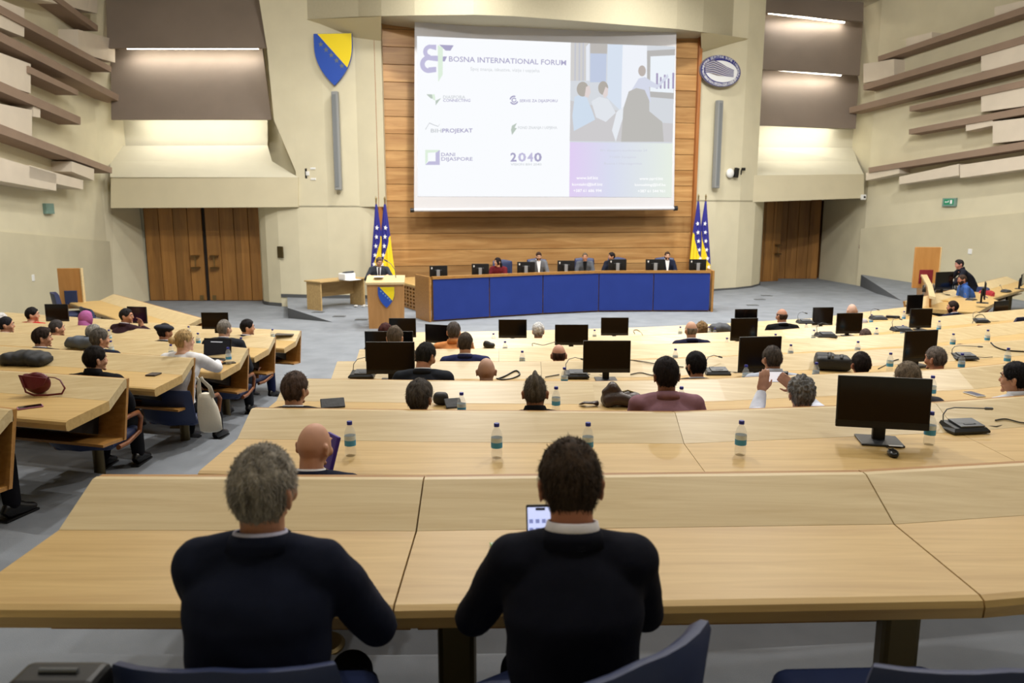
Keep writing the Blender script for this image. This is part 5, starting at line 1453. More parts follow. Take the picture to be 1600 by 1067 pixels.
def place_chair(x, y, z, rz, label, sz=1.0, grp='padded blue conference chairs', zs=1.0):
    if not used[0]: c = chair0; used[0] = True; c['label'] = label; c['group'] = grp
    else: c = dup(chair0, label=label, group=grp)
    c.location = (x,y,z); c.rotation_euler = (0,0,rz); c.scale = (sz,sz,sz*zs)
    return c
for t, loc, yaw, hip, label in CHAIRS:
    o_ = Matrix.Rotation(yaw,3,'Z') @ Vector((0,hip.y+.04,0))
    stage = loc[1] > 17
    if t is man1 or t is man2: continue
    w = label.split(); 
    lab = 'blue padded chair of the ' + ' '.join(w[:10])
    c = place_chair(loc[0]+o_.x, loc[1]+o_.y, loc[2], yaw, lab, 1.0, zs=(min(1,hip.z/.50) if not stage else 1.0))
    if stage:
        for ch in c.children:
            if ch.name.startswith('backrest'): ch.scale = (1.05,1.0,1.58)
# foreground chairs
z1 = fz(1)
place_chair(-.64,1.86,z1,0,'blue padded chair behind the grey-haired man in the navy suit at the nearest row',1.02,zs=1.08)
c = place_chair(.04,1.74,z1,math.radians(34),'blue padded chair turned sideways behind the man in the black suit',1.12,zs=1.06)
c3 = place_chair(1.03,1.84,z1,math.radians(2),'empty blue padded chair at the bottom right frame edge',1.05,zs=1.07)
for _o in list(COL.objects):
    if _o.name.startswith('armrest') and _o.parent and _o.parent.location.y < 1.9 and _o.parent.location.x > -1: bpy.data.objects.remove(_o)
_q = at_y(92,1050,1.5)
_t = thing('upright_case','dark case standing at the bottom left frame corner','case',(_q.x,1.5,z1))
MB().rbox((0,0,(_q.z-z1)/2),(.19,.10,_q.z-z1),.02,n=3).build('body', BLACK, _t); MB().tube([(-.04,0,_q.z-z1-.02),(-.04,0,_q.z-z1+.004),(.04,0,_q.z-z1+.004),(.04,0,_q.z-z1-.02)],.006,8).build('handle', GREYP, _t)
# ------------------------------------------------------------------ bottles
PET = bpy.data.materials.new('clear_plastic'); PET.use_nodes = True
_b = PET.node_tree.nodes['Principled BSDF']; _b.inputs['Base Color'].default_value = (.86,.92,.95,1); _b.inputs['Roughness'].default_value = .08; _b.inputs['Alpha'].default_value = .20; _b.inputs['Specular IOR Level'].default_value = .9
LABB = mat('bottle_label_blue',(70,160,214),.5); LABW = mat('bottle_label_white',(214,230,240),.5); CAPM = mat('bottle_cap_blue',(44,52,150),.4)
def make_bottle():
    t = thing('water_bottle','x','bottle')
    b = MB(); b.lathe([(.001,.0),(.024,.0),(.029,.006),(.030,.03),(.0275,.045),(.0295,.06),(.0295,.115),(.0285,.128),(.022,.148),(.0125,.163),(.0125,.172),(.001,.172)],20); b.build('bottle_body', PET, t, True, auto=50)
    b = MB(); b.lathe([(.0302,.058),(.0302,.088)],20,cap=False); b.build('label', LABB, t, True)
    b = MB(); b.lathe([(.0303,.088),(.0303,.112)],20,cap=False); b.build('label_top', LABW, t, True)
    b = MB(); b.lathe([(.001,.188),(.0135,.188),(.0145,.185),(.0145,.170),(.001,.170)],16); b.build('cap', CAPM, t, True, auto=40)
    return t
bot0 = make_bottle(); bu = [False]
def bottle(px, py, k, label, left=False):
    p = on_desk(px,py,k,.188,left)
    if not bu[0]: c = bot0; bu[0] = True; c['label'] = label
    else: c = dup(bot0, label=label)
    c['group'] = 'plastic water bottles on the desks'
    # stand level on the sloping ledge as well
    c.location = p
    return c
bl = {2:[(546,658,'beside the bald man, leftmost of its row'),(776,661,'above the gap between the two nearest men'),(919,660,'half hidden behind the brown-haired man'),(1159,657,'standing alone left of the big monitor'),(1456,643,'between the big monitor and the microphone unit')],
 3:[(721,613,'beside a dark bag right of the grey-streaked head'),(869,604,'right of the man with the spiked crest'),(1065,604,'with only its cap showing over the pink jacket'),(1458,587,'behind the right edge of the big monitor')],
 4:[(882,574,'before a microphone unit by the central monitor'),(1166,570,'left of the man in the grey shirt'),(1276,566,'at the left corner of the black backpack'),(1392,551,'left of the angled black monitor'),(1504,552,'in front of the microphone unit at right'),(1576,543.5,'near the right frame edge')],
 5:[(816,548,'left of the bald man with dark fringe'),(1055.5,544.6,'above the black-haired man wearing an earpiece'),(1236,538,'right of the tilted monitor'),(1341,533,'between backpack and balding crown'),(1490,521,'right of the angled monitor'),(1544,515,'beside a small black adapter')],
 6:[(789,533,'left of the spectacle-like loop of cable'),(1136,527.5,'left of the double monitors'),(1212,521.5,'with only its cap showing'),(1272,515,'left of a microphone unit'),(1370,512,'right of the balding crown'),(1411,508,'beside the right monitor'),(1468,501,'right of the monitor pair')],
 7:[(771,520.6,'left of the black monitor'),(929,515,'between two black monitors'),(1063,510,'left of the bald man in navy'),(1108,510,'left of the black bag'),(1117,512.5,'touching the black bag'),(1260,505,'left of the reflecting monitor'),(1362,491,'beside the bald head'),(1413,486,'at the right end beside the monitor')]}
RN = {2:'second',3:'third',4:'fourth',5:'fifth',6:'sixth',7:'front'}
for k, L in bl.items():
    for x, y, s in L: bottle(x,y,k,'water bottle on the %s centre row %s' % (RN[k], s))
for x,y,k,s in [(425.6,514,7,'near the aisle end of the front row'),(294.5,509.6,7,'right of the navy beret'),(220.5,504.7,7,'beside the man with hand at chin'),
                (309,520,6,'between the beret and the balding man'),(376.5,527,6,'right of the balding man in the dark suit'),(170,515,6,'behind the grey-haired pair'),
                (356,542.5,5,'right of the open laptop'),(266.6,537.8,5,'left of the blonde woman'),(172.5,532,5,'right of the greying man')]:
    bottle(x,y,k,'water bottle in the left block, %s' % s, True)
# ------------------------------------------------------------------ monitors
def monitor(loc, rz, w, label, back=False, tilt=0.0, stand=True, hz=None, ratio=.60, lift=.10, basew=.5, pitch=0):
    """loc: foot on the desk; the screen faces local -Y"""
    t = thing('computer_monitor', label, 'monitor', loc, rz, 'black computer monitors')
    h = w*ratio; zc = lift+h/2
    MB().rbox((0,0,zc),(w,.022,h),.004,ry=0,rx=pitch).build('casing', BLACK, t)
    MB().box((0,-.0116,zc+.022*w/.5),(w*.965,.002,h*.855),rx=pitch).build('screen', SCRN, t)
    MB().rbox((0,-.012,lift+.020*w/.5),(w*.985,.006,.034*w/.5),.002).build('chin', mat('monitor_chin',(34,35,38),.35), t)
    MB().rbox((0,.03,zc-.02),(w*.42,.04,h*.5),.012).build('rear_housing', BLACK, t)
    MB().rbox((0,.045,(zc)/2),(w*.14,.035,zc),.006).build('neck', BLACK if not back else GREYP, t)
    MB().rbox((0,.02,.006),(w*.46,.20,.012),.004).build('base', mat('monitor_base',(44,46,50),.4), t)
    if back:
        MB().rbox((0,.066,zc-.05),(w*.18,.02,h*.72),.004).build('light_stand', mat('stand_silver',(150,152,156),.4), t)
        MB().extr([(w*.40,.0125,zc+h*.38),(w*.33,.0125,zc+h*.38),(w*.33,.0125,zc+h*.28),(w*.365,.0125,zc+h*.20),(w*.40,.0125,zc+h*.28)],(0,.004,0)).build('sticker', WHITE, t)
    return t
def mon_px(x0, y0, x1, y1, k, label, yaw=0, dn=.42, left=False, rat=None):
    """monitor whose screen outline spans the pixel box; stands on row k, dn from the raised edge."""
    cx = (x0+x1)/2; f = LEFT[k] if left else ROW[k]; X = 0
    for _ in range(12):
        Y = interp(f,X)-dn; p = at_y(cx,(y0+y1)/2,Y); X = p.x
    tt = (p-O).length if False else Y/ray(cx,(y0+y1)/2).y
    w = (x1-x0)*tt/F/max(.3,math.cos(yaw)); top = at_y(cx,y0,Y).z; bot = at_y(cx,y1,Y).z
    zs = surf(k,X,Y,left); h = top-bot
    lift = max(.03,bot-zs)
    return monitor((X,Y,zs), yaw, w, label, ratio=h/w, lift=lift)
# big monitor of the second row (own tilt)
p = on_desk(1372,690,2,0)
t = monitor((p.x,p.y-.02,p.z), math.radians(-12), .482, 'large black monitor standing on the second row desk at right', ratio=.60, lift=.085, pitch=-.06)
MB().box((.06,-.085,.0125),(.07,.02,.001)).build('asset_sticker', WHITE, t)
MB().box((-.235,-.0155,.122),(.018,.001,.014)).build('logo_sticker', mat('sticker_grey',(90,92,96),.5), t)
p = on_desk(1395,712,2,0)
t = thing('computer_mouse','black wired mouse in front of the large monitor','mouse',p,-.3)
b = MB(); b.ell((0,0,.014),(.029,.052,.022),None,18,12); b.build('shell', mat('mouse_black',(20,20,22),.3), t, True)
MB().capsule((0,.028,.034),(0,.014,.036),.003,.003,8).build('wheel', GREYP, t)
b = MB(); b.tube([(0,.05,.01),(.01,.09,.004),(-.01,.14,.004),(.0,.2,.004)],.0018,6); b.build('cable', BLACK, t)
for a in [(911,532,985,582,4,'central black monitor of the fourth row',0),(572,534,648,584,4,'black monitor at the left end of the fourth row',0),(1153,526,1221,581,4,'black monitor behind the short-haired man in grey, fourth row',-.35 if 0 else .12),(1409,516,1467,565,4,'angled black monitor of the fourth row at right',.25),
 (867,507,919,539,6,'black monitor of the sixth row above the bald man',0),(571,534,646,546,5,'black monitor of the fifth row just behind another at left',0),(1306,489,1348,521,6,'black monitor of the sixth row hiding a bald head',.1),
 (664,507,702,536,6,'black monitor of the sixth row left of the orange top',-.35),(1141,497,1184,532,6,'nearer of two stacked monitors right of the black bag',.1),(1421,483,1456,513,6,'black monitor of the sixth row at right',.05),
 (608,497,650,527,7,'leftmost black monitor of the front centre row',0),(779,499,823,528,7,'black monitor of the front row right of the orange top',0),(939,496,982,524,7,'black monitor at the middle of the front row',0),(1147,488,1183,500,7,'farther of the two stacked monitors, only its top showing',.1),
 (1269,480,1302,508,7,'black monitor of the front row reflecting a blue chair',.1),(1415,462,1443,492,7,'black monitor at the right end of the front row',.25)]:
    x0,y0,x1,y1,k,lab,yw = a
    if y1-y0 < 20: y1 = y0+34 if k == 7 else y0+48
    mon_px(x0,y0,x1,y1,k,lab,yw,dn=.40 if k == 4 else .35)
for a in [(71,475,107,502,7,'black monitor in the left block beside the magenta headscarf',0),(198,479,231,505,7,'black monitor in the left block facing the man with hand at chin',-.2),(315,488,357,514,7,'black monitor in the left block behind the balding man',0)]:
    x0,y0,x1,y1,k,lab,yw = a; mon_px(x0,y0,x1,y1,k,lab,yw,dn=.42,left=True)
# presidium monitors seen from behind
for i,(x0,y0,x1,y1,s) in enumerate([(671,415,699,433,'at the left end'),(737,412,764,429,'beside the woman in dark red'),(808,409,836,426,'left of the man in the white shirt'),(871,407,898,423,'left of the greying man'),(951,405,979,421,'in front of the turned man'),(1009,405,1039,421,'left of the bearded man in navy'),(1077,405,1104,421,'at the right end beside the flags')]):
    cx = (x0+x1)/2; X = (cx-800)/1200*19.5
    fy = interp(sorted([Vector((p.x,p.y,0)) for p in fp], key=lambda p: p.x), X)+.38
    p = at_y(cx,y0,fy); tt = fy/ray(cx,y0).y; w = (x1-x0)*tt/F
    hgt = .31; monitor((p.x,fy,.84), math.pi, w, 'monitor on the presidium desk seen from behind, %s' % s, back=True, ratio=hgt/w, lift=max(.02,p.z-.84-hgt))
# ------------------------------------------------------------------ microphone units
MICT = mat('mic_top',(74,78,84),.4)
def mic_unit(px, py, k, rz, label, left=False, neck=0, zed=None, pos=None, sc=1):
    p = pos if pos is not None else on_desk(px,py,k,0,left)
    t = thing('microphone_unit', label, 'microphone', p, rz, 'conference microphone units'); t.scale = (sc,sc,sc)
    b = MB(); b.extr([(-.115,-.075,0),(.115,-.075,0),(.115,.075,0),(-.115,.075,0)],(0,0,.012)); b.loft([[(-.115,-.075,.012),(.115,-.075,.012),(.115,.075,.012),(-.115,.075,.012)],[(-.10,-.06,.030),(.10,-.06,.030),(.10,.065,.048),(-.10,.065,.048)]]); b.build('base', BLACK, t)
    b = MB(); b.extr([(-.062,-.056,.033),(.092,-.056,.033),(.092,.055,.050),(-.062,.055,.050)],(0,0,.007)); b.build('top_plate', MICT, t)
    MB().tube([(-.02,-.02,.046),(-.02,-.034,.044),(.05,-.034,.044),(.05,-.02,.046)],.002,6).build('button_groove', BLACK, t)
    pts = [(-.10,.045,.045),(-.10,.05,.085),(-.075,.055,.115),(-.03,.05,.125),(.09,.03,.122),(.15,.02,.120)] if neck == 0 else [(-.09,.04,.04),(-.09,.07,.10),(-.06,.10,.14),(.0,.14,.15),(.06,.17,.13)]
    b = MB(); b.tube(pts,.0035,8); b.build('gooseneck', GREYP, t, True)
    e = Vector(pts[-1]); d = (e-Vector(pts[-2])).normalized()
    b = MB(); b.capsule(e,e+d*.035,.009,.008,10); b.build('microphone_head', GREYP, t, True)
    b = MB(); b.tube([(.10,.02,.02),(.15,.05,.006),(.24,.03,.004),(.33,.06,.004)],.0035,6); b.build('cable', BLACK, t, True)
    return t
mic_unit(1505,672,2,math.radians(8),'microphone unit with a long gooseneck on the second row at right')
for x,y,k,s,nk in [(900,588,4,'left of the central fourth row monitor',1),(1120,584,4,'right of the black-haired man wearing an earpiece',1),(566,588,4,'in front of the left fourth row monitor',1),(1506,560,4,'right of the grey short-haired man, fourth row',0),
  (1290,526,5,'left of the fifth row monitor at right',1),(1408,517,5,'beside the sixth row monitor at right',1),(1372,499,6,'dark unit right of the bald head',1),(1532,503,6,'left of the angled right-hand monitor',1),(1258,505,6,'left of the reflecting monitor',1),(1160,530,6,'in front of the stacked monitors',1)]:
    try: mic_unit(x,y,k,0,'conference microphone unit, %s' % s,neck=nk)
    except Exception as ex: print('mic', ex)
# ------------------------------------------------------------------ cables lying on the desks
def cable(pts, k, label, left=False, r=.004, h=0):
    P_ = [on_desk(x,y,k,0,left)+Vector((0,0,.006+h)) for x,y in pts]
    out = []
    for i in range(len(P_)-1):
        a = P_[max(i-1,0)]; b_ = P_[i]; c = P_[i+1]; d = P_[min(i+2,len(P_)-1)]
        for s in range(6):
            q = s/6; out.append(.5*((2*b_)+(c-a)*q+(2*a-5*b_+4*c-d)*q*q+(3*b_-a-3*c+d)*q**3))
    out.append(P_[-1]); o = MB().tube(out,r,6).build('cable', BLACK, None, True); tag(o,label,'cable','cables on the desks')
cable([(777,593),(790,588),(806,580),(812,586),(800,592),(785,594),(776,592)],4,'looped dark cable right of the bald man in the fourth row',r=.007)
cable([(852,590),(862,588),(874,586)],4,'thin cable running from the fourth row joint to the monitor')
cable([(985,586),(1000,583),(1014,586),(1024,588)],4,'cable trailing right from the central monitor')
cable([(965,562),(1000,565),(1040,572),(1068,574)],4,'long cable crossing towards the black-haired man',r=.004)
cable([(832,541),(833,537),(848,540),(860,537),(868,535)],5,'bent cable left of the fifth row monitor')
cable([(992,522),(990,517),(996,516),(1004,524),(998,532)],7,'looped cable right of the middle front row monitor')
cable([(1555,658),(1572,656),(1600,662),(1640,660)],2,'cable leaving the second row microphone unit to the right',r=.004)
cable([(1548,536),(1556,543),(1572,548),(1600,550)],4,'thick cable at the right frame edge, fourth row',r=.007)
cable([(1372,577),(1384,571),(1394,565),(1404,562)],4,'cable between the dark-haired man and the angled monitor')
cable([(1395,520),(1402,512),(1412,516),(1420,519)],5,'coiled cable by the right microphone unit')
cable([(1519,505),(1525,494),(1535,492),(1541,500)],6,'cable hoop by the angled right monitor')
# ------------------------------------------------------------------ bags and belongings
def lump(name, label, cat, loc, parts, m, rz=0, vox=.01, scale=1, extras=None, box=True, fold=.02):
    t = thing(name, label, cat, loc, rz)
    b = MB()
    for c,r,*e in parts:
        if box: b.rbox((c[0],c[1],c[2]),(r[0]*1.8,r[1]*1.8,r[2]*1.8),min(r)*.8,n=3,ry=(e[0] if e else 0))
        else: b.ell(c,r, Matrix.Rotation(e[0],3,'Z') if e else None)
    blend(b,'body',m,t,vox,4,fold,(9,9,9))
    if extras: extras(t)
    return t
LBLK = mat('black_nylon',(30,31,34),.6,bump=.3,bscale=30); LBR = mat('brown_leather',(62,46,40),.4,bump=.3); LWINE = mat('wine_leather',(98,22,30),.35,bump=.2); CANV = mat('cream_canvas',(218,212,196),.8,bump=.2)
p = on_desk(1300,577,4,0)
t = thing('backpack','black backpack lying flat on the fourth row desk','backpack',p,math.radians(-14))
b = MB(); b.rbox((0,0,.07),(.32,.24,.13),.04,n=3); b.rbox((-.06,.04,.11),(.18,.18,.08),.03,n=3); blend(b,'body',LBLK,t,.008,3)
b = MB(); b.tube([(-.05,-.11,.13),(-.03,0,.165),(-.04,.10,.13)],[(.014,.004)]*3,8); b.tube([(.06,-.11,.13),(.08,0,.15),(.07,.10,.11)],[(.014,.004)]*3,8); b.build('strap', mat('strap_black',(20,20,22),.5), t, True)
b = MB(); b.rbox((-.02,-.12,.14),(.022,.006,.03),.002); b.build('buckle', GREYP, t)
p = on_desk(968,634,3,0)
def br(t):
    b = MB(); b.tube([(-.16,.0,.02),(-.20,-.01,.025),(-.26,-.02,.03),(-.27,.02,.01)],[(.03,.02),(.028,.008),(.028,.008),(.028,.008)],8); b.build('strap', LBR, t, True)
    b = MB(); b.tube([(.02,.0,.105),(.06,.02,.11),(.10,.0,.10)],.006,6); b.build('zip', BRONZE, t)
lump('leather_bag','dark brown leather shoulder bag beside the man in the pink jacket','bag',p,[((0,0,.05),(.14,.08,.055)),((-.06,.02,.10),(.07,.05,.07),-.7),((.07,-.01,.05),(.10,.07,.055))],LBR,extras=br)
p = on_desk(687,632,3,0)
lump('camera_bag','black bag right of the grey-streaked head','bag',p,[((0,0,.05),(.055,.05,.055)),((.02,.0,.05),(.05,.045,.055))],LBLK,fold=.006)
for x,y,k,s,sz in [(708,636,3,'dark tablet case leaning by the water bottle, third row',(.12,.10,.012)),(520,636,3,'black folder at the aisle side of the third row desk',(.17,.10,.012))]:
    p = on_desk(x,y,k,0); slab('tablet_case',s,'folder',(p.x,p.y,p.z+.03),sz,.3,.5,LBLK)
p = on_desk(763,543,6,0)
lump('sunglasses_case','small black pouch right of the royal blue suit','pouch',p,[((-.02,0,.045),(.05,.04,.05),.4),((.03,0,.03),(.06,.04,.03))],LBLK,vox=.012,fold=.006)
p = on_desk(1124,519,7,0)
lump('black_bag','grey and black bag on the front row left of the stacked monitors','bag',p,[((0,0,.06),(.18,.10,.08)),((.10,0,.04),(.14,.09,.05))],mat('charcoal_nylon',(60,64,72),.6,bump=.4),vox=.014)
p = on_desk(1512,547,5,0)
lump('dark_cap','folded black garment on the fifth row at right','garment',p,[((0,0,.03),(.14,.08,.035)),((-.05,0,.04),(.08,.06,.035))],LBLK,vox=.012)
p = on_desk(1556,545,5,0); slab('power_adapter','small black adapter behind a bottle on the fifth row','adapter',(p.x,p.y,p.z+.02),(.12,.06,.04),-.3,0,BLACK)
p = on_desk(1395,497,6,0); slab('spectacle_case','long black case beside the bald head in the front right','case',(p.x,p.y,p.z+.02),(.20,.07,.04),-.35,0,BLACK,r=.015)
p = on_desk(1522,617,3,0); slab('mobile_phone','white phone lying on the third row desk at right','phone',(p.x,p.y,p.z+.006),(.075,.15,.009),.2,0,WHITE,1,mat('phone_face',(60,70,100),.3))
# left block belongings
p = on_desk(42,568,4,0,True)
t = lump('folded_coat','black coat bundled on the left block desk at the frame edge','coat',p,[((0,0,.06),(.24,.16,.07)),((-.12,.02,.05),(.16,.14,.06)),((.14,-.02,.05),(.16,.13,.055))],mat('black_coat',(34,36,40),.7,bump=.4,bscale=18),rz=-.2,vox=.014)
p = on_desk(126,541,5,0,True)
t = lump('folded_coat','blue-grey coat bundled behind the greying man in the left block','coat',p,[((0,0,.05),(.18,.12,.065)),((.1,0,.05),(.14,.12,.06))],mat('slate_coat',(78,86,98),.7,bump=.4,bscale=18),rz=-.2,vox=.014)
p = on_desk(60,615,3,0,True)
t = thing('handbag','wine red leather saddle bag with a looped strap on the left block desk','handbag',(p.x,p.y,p.z),.0)
b = MB(); b.ell((0,0,.085),(.105,.042,.085),None,24,14); b.rbox((-.01,0,.12),(.19,.06,.06),.02,ry=.12); blend(b,'body',LWINE,t,.008,3)
b = MB(); b.extr([(-.11,-.046,.155),(.10,-.046,.13),(.07,-.052,.07),(.0,-.055,.045),(-.08,-.052,.06)],(0,.012,0)); b.build('flap', LWINE, t)
b = MB(); b.tube([(.09,0,.13),(.14,0,.125),(.19,-.02,.11),(.225,-.03,.05),(.21,-.05,.012),(.12,-.08,.008),(.02,-.085,.008),(-.05,-.07,.03),(-.08,-.055,.12),(-.10,-.04,.15)],[(.008,.004)]*10,8); b.build('strap', LWINE, t, True)
p = on_desk(47,637,3,0,True); slab('mobile_phone','phone in a pink case lying on the left block desk','phone',(p.x,p.y,p.z+.006),(.075,.16,.010),-.9,0,mat('pink_case',(170,110,140),.4),1,SCRN)
p = on_desk(240,586,4,0,True); slab('wallet','small dark brown wallet on the left block desk near the aisle','wallet',(p.x,p.y,p.z+.008),(.10,.12,.014),-.1,0,mat('dark_wallet',(64,52,42),.6))
p = on_desk(355,568,5,0,True); slab('mobile_phone','black phone in front of the open laptop','phone',(p.x,p.y,p.z+.006),(.085,.17,.010),-1.0,0,BLACK,1,SCRN)
p = on_desk(445,523,7,0,True); slab('document_tray','flat dark grey device on the left block front row aisle end','tablet',(p.x,p.y,p.z+.008),(.28,.20,.014),0,0,mat('dark_pad',(74,68,62),.5))
p = on_desk(122,556 if 0 else 547,5,0,True); slab('document_case','black case in front of the greying man in the left block','case',(p.x+.35,p.y,p.z+.012),(.34,.16,.02),-.15,0,BLACK)
# laptop
p = on_desk(331,563,5,0,True)
t = thing('laptop','open black laptop in front of the blonde woman','laptop',p,-.15)
MB().rbox((0,0,.010),(.33,.23,.016),.004).build('keyboard_base', mat('laptop_shell',(58,60,64),.4), t)
MB().rbox((0,-.01,.0195),(.28,.12,.003),.001).build('keys', BLACK, t)
MB().rbox((0,.135,.115),(.33,.012,.215),.004,rx=-.18).build('lid', BLACK, t)
MB().box((0,.127,.117),(.305,.002,.185),rx=-.18).build('screen', mat('laptop_screen',(16,18,22),.25,emit=(30,34,44),estr=.4), t)
MB().box((.0,.1235,.185),(.14,.002,.010),rx=-.18).build('window_bar', mat('laptop_bar',(200,205,215),.4,emit=(200,205,215),estr=.5), t)
# tote bag hanging at the aisle behind the blonde woman
tp_ = at_y(323,632,6.35)
t = thing('tote_bag','cream canvas tote bag hanging from a chair beside the aisle','bag',(tp_.x,tp_.y,tp_.z),.1)
b = MB(); b.loft([[Vector((math.cos(a)*.075*k+ox, math.sin(a)*.045*k, z)) for a in [2*math.pi*j/20 for j in range(20)]] for z,k,ox in [(-.24,.75,.03),(-.22,1.20,.025),(-.12,1.25,.015),(-.02,1.10,.005),(.06,.85,-.005),(.10,.62,-.01)]]); b.jitter(.014,(14,14,5),3); b.build('body', CANV, t, True)
for s in (-1,1):
    b = MB(); b.tube([(s*.055,0,.06),(s*.045-.01,0,.15),(-.035+s*.015,0,.21),(-.05+s*.02,0,.24)],[(.022,.006),(.018,.006),(.014,.006),(.012,.008)],8); b.build('handle', CANV, t, True)
# ------------------------------------------------------------------ boards, right side desks, console
BOARD = wood('board_wood',(176,124,66),(198,146,84),(5,5,.9),.45)
def board(px0, px1, pyt, pyb, Y, label, rz, hole=False, cloth_c=None):
    P0 = at_y(px0,pyb,Y); P1 = at_y(px1,pyb,Y); T = at_y(px0,pyt,Y)
    t = thing('wooden_booth', label, 'booth', ((P0.x+P1.x)/2,Y,P0.z), rz)
    w = (P1.x-P0.x); h = T.z-P0.z
    MB().rbox((0,0,h/2),(w,.06,h),.008).build('board', BOARD, t)
    MB().rbox((w/2+.01,.0,h/2),(.03,.09,h),.006).build('edge_strip', LWOOD, t)
    MB().rbox((0,-.035,h*.28),(w*.55,.02,h*.34),.01).build('padded_niche', mat(cloth_c[0],cloth_c[1],.8), t)
    return t
board(97,131,419,482,15.6,'upright wooden booth panel by the lower left wall',.12,cloth_c=('navy_padding',(44,56,96)))
board(1425,1463,386,450,19.5,'upright wooden booth panel behind the mixing console',-.05,cloth_c=('red_padding',(120,24,36)))
# white-red rail seat beside left booth
def chair_at(px, py, Y, rz, lab, sc=1, zf=0):
    p = at_y(px,py,Y); c = place_chair(p.x,p.y,zf,rz,lab,sc)
    for ch in list(c.children):
        if ch.name.startswith('armrest'): bpy.data.objects.remove(ch)
    return c
chair_at(120,486,15.2,math.radians(-60),'blue padded chair with white trim before the left booth panel',1.2)
chair_at(165,492,13.6,math.radians(-45),'blue padded chair at the diagonal left side desk',1.1)
# right block desk and console
c0 = at_z(1500,462,.84); 
def rdesk(pn0, pn1, label, dep=.84):
    a = at_z(*pn0,.74); b_ = at_z(*pn1,.74); g = (b_-a).normalized(); n = Vector((-g.y,g.x,0)); n = n if n.y > 0 else -n
    A_ = a+n*dep; B_ = b_+n*dep; A_.z = 0; B_.z = 0
    return desk(A_, B_, -n, -n, 0, label, 'side desks', (.25,.75))
rd = rdesk((1527,488),(1660,443),'oak desk of the right block running to the right frame edge',1.25)
rd2 = rdesk((1458,466),(1523,487),'short oak desk carrying the mixing console at the right side',1.15) if 0 else None
a = at_z(1452,470,.74); 
t = thing('console_desk','curved oak desk carrying the mixing console, left end of the right block','desk',(a.x,a.y,0),0)
o_ = Vector((a.x,a.y,0))
def Z(px,py,z): return at_z(px,py,z)-o_
top_ = [Z(1455,468,.76),Z(1482,470,.76),Z(1483,486,.76),Z(1527,488.5,.76),Z(1560,470,.76),Z(1520,452,.76),Z(1490,440,.76),Z(1462,436,.76),Z(1450,448,.76)]
MB().extr(top_,(0,0,-.07)).build('writing_top', DWOOD, t)
led = [(1433,421),(1441,432),(1449,446),(1452,462)]
b = MB(); rr = []
for (x,y),(x2,y2) in zip(led,[(1441,419),(1449,430),(1457,446),(1462,464)]):
    p0 = at_z(x,y,.98)-o_; p1 = at_z(x2,y2,.98)-o_
    rr.append([p0,p1,p1-Vector((0,0,.05)),p0-Vector((0,0,.05))])
b.loft(rr); b.build('ledge', LWOOD, t)
b = MB(); rr = []
for x,y in led:
    p0 = at_z(x,y,.96)-o_; rr.append([p0,p0+Vector((.04,0,0)),p0+Vector((.10,.0,-.92)),p0+Vector((.06,0,-.92))])
b.loft(rr); b.build('side_board', EWOOD, t)
MB().rbox(Z(1500,474,.66)-Vector((0,0,.3)),(.12,.12,.62),.01).build('post', BRASS, t)
mp = at_z(1474,455,.78)
t = thing('mixing_console','black mixing console with faders and grey knobs on the curved desk','mixer',(mp.x,mp.y,.77),math.radians(-28))
MB().rbox((0,0,.05),(.85,.42,.08),.01,rx=.12).build('chassis', BLACK, t)
b = MB()
for i in range(16):
    for j in range(4): b.lathe([(.001,.012),(.010,.012),(.012,0)],8,Matrix.Translation((-.38+i*.05,-.12+j*.08,.095+.01*j)))
b.build('knobs', mat('knob_grey',(140,144,150),.4), t, True, auto=40)
for x,y,w,lab,yw in [(1477,421,.62,'black monitor with a white top edge behind the mixing console',.35),(1437,0,0,'',0)]:
    if not w: continue
    p = at_y(x,y,16.4); monitor((p.x,16.4,.80),yw,w*.8,lab,ratio=.75,lift=.12)
mp = at_z(1483,445,.78)
t = thing('video_switcher','small black video switcher box with a white plate by the console','console box',(mp.x,mp.y,.77),-.3); MB().rbox((0,0,.10),(.36,.30,.20),.02).build('body', BLACK, t); MB().box((0,-.152,.13),(.12,.004,.08)).build('plate', WHITE, t)
mp = at_z(1487,449,.80)
b = MB(); b.ell((mp.x-.05,mp.y,mp.z+.10),(.10,.08,.10)); tag(b.build('desk_lamp_ball', WHITE, None, True),'round white object beside the hand of the man in blue','lamp')
for x,y,s in ((1435.5,419,'left'),(1448,423,'right')):
    p = at_z(x,y,1.02); b = MB(); b.ell((p.x,p.y,p.z),(.07,.07,.08)); b.tube([(p.x,p.y,p.z-.07),(p.x+.02,p.y,.95)],.02,8)
    tag(b.build('headset_stand', WHITE, None, True),'%s white ball-shaped headset on the ledge of the booth' % s,'headset')
b = MB(); rr = random.Random(5)
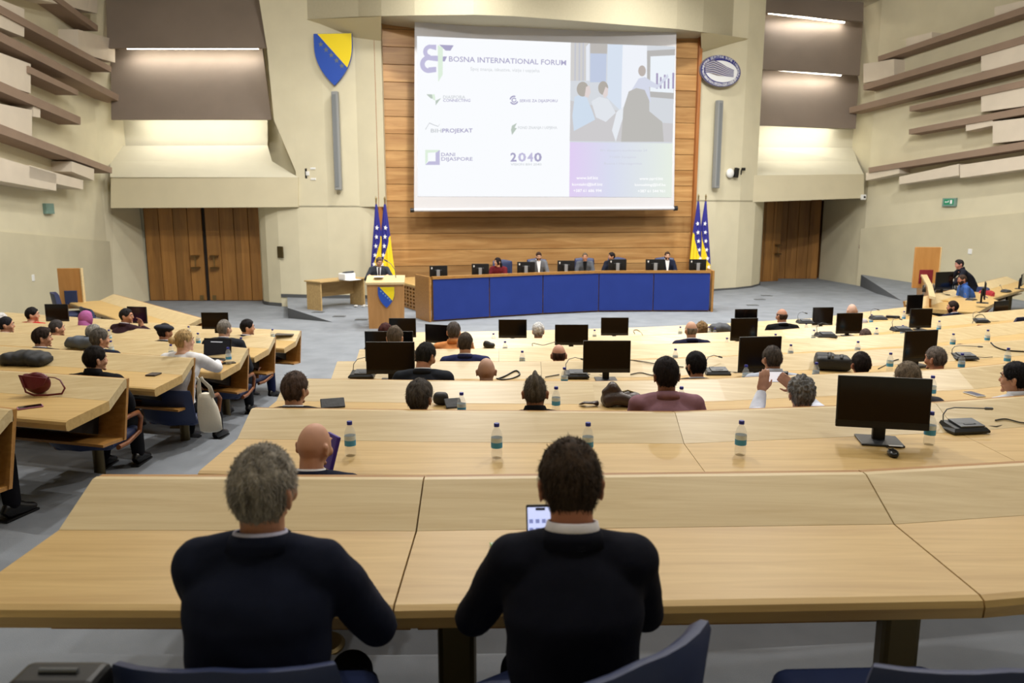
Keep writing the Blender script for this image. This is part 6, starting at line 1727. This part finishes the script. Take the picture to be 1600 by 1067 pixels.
for i in range(9):
    p0 = at_z(1452+rr.uniform(-6,8),456+rr.uniform(-8,8),.80); b.tube([p0,p0+Vector((rr.uniform(-.2,.1),-.1,.1)),p0+Vector((rr.uniform(-.35,-.1),-.2,-.3)),p0+Vector((rr.uniform(-.5,-.2),-.2,-.76))],.010,6)
tag(b.build('cable_tangle', mat('cable_grey',(110,108,104),.6), None, True, ),'tangle of grey cables spilling over the left end of the console desk','cables',kind='stuff')
for (x0,y0,x1,y1,Y,yw,lab) in [(1529,441,1546,467,14.6,1.05,'black monitor seen nearly edge-on at the right block desk'),(1587,428,1606,446,17.0,.9,'black monitor at the right frame edge'),(1546,470,1577,502,12.9,.45,'grey-screened monitor on the front row, right of the navy suited man')]:
    p = at_y((x0+x1)/2,y1,Y); tt = Y/ray((x0+x1)/2,y1).y; w = (x1-x0)*tt/F/math.cos(yw); w = min(w,.5); hgt = at_y(x0,y0,Y).z-p.z
    monitor((p.x,Y,p.z-.08),yw,w,lab,ratio=hgt/w,lift=.08)
for x,y,s in [(1518,470,'before the edge-on monitor'),(1572,456,'at the right frame edge')]:
    p = at_z(x,y,.745); mic_unit(0,0,0,.6,'conference microphone unit on the right block desk, %s' % s,pos=p,neck=1)
p = seat_pt(1588,497,6); c = place_chair(p.x-.05,p.y+.1,fz(6),.35,'large blue padded chair at the right frame edge',1.2)
p = at_y(1517,436,17.2); place_chair(p.x,p.y,.05,1.6,'blue chair back behind the seated technician',1.0)
p = at_y(1524,445,16.9)
t = place_chair(p.x,p.y,0,1.6,'red padded chair behind the technician in the blue sweater',1.0)
RED = mat('red_leather',(150,30,40),.5)
for ch in t.children:
    if ch.name.startswith(('seat','backrest')):
        ch.data = ch.data.copy(); ch.data.materials.clear(); ch.data.materials.append(RED)

for i,(x,y,s) in enumerate([(785,421,'before the woman in dark red'),(846,419,'before the man in the open white shirt'),(924,417,'before the greying man'),(990,418,'between the two rightmost monitors'),(1050,418,'before the bearded man in navy')]):
    X = (x-800)/1200*19.5; fy = interp(sorted([Vector((p.x,p.y,0)) for p in fp], key=lambda p: p.x), X)+.28
    p = at_y(x,y,fy); t = mic_unit(0,0,0,math.pi,'gooseneck microphone on the presidium desk, %s' % s,pos=Vector((p.x,fy,.84)),neck=1,sc=1.5)
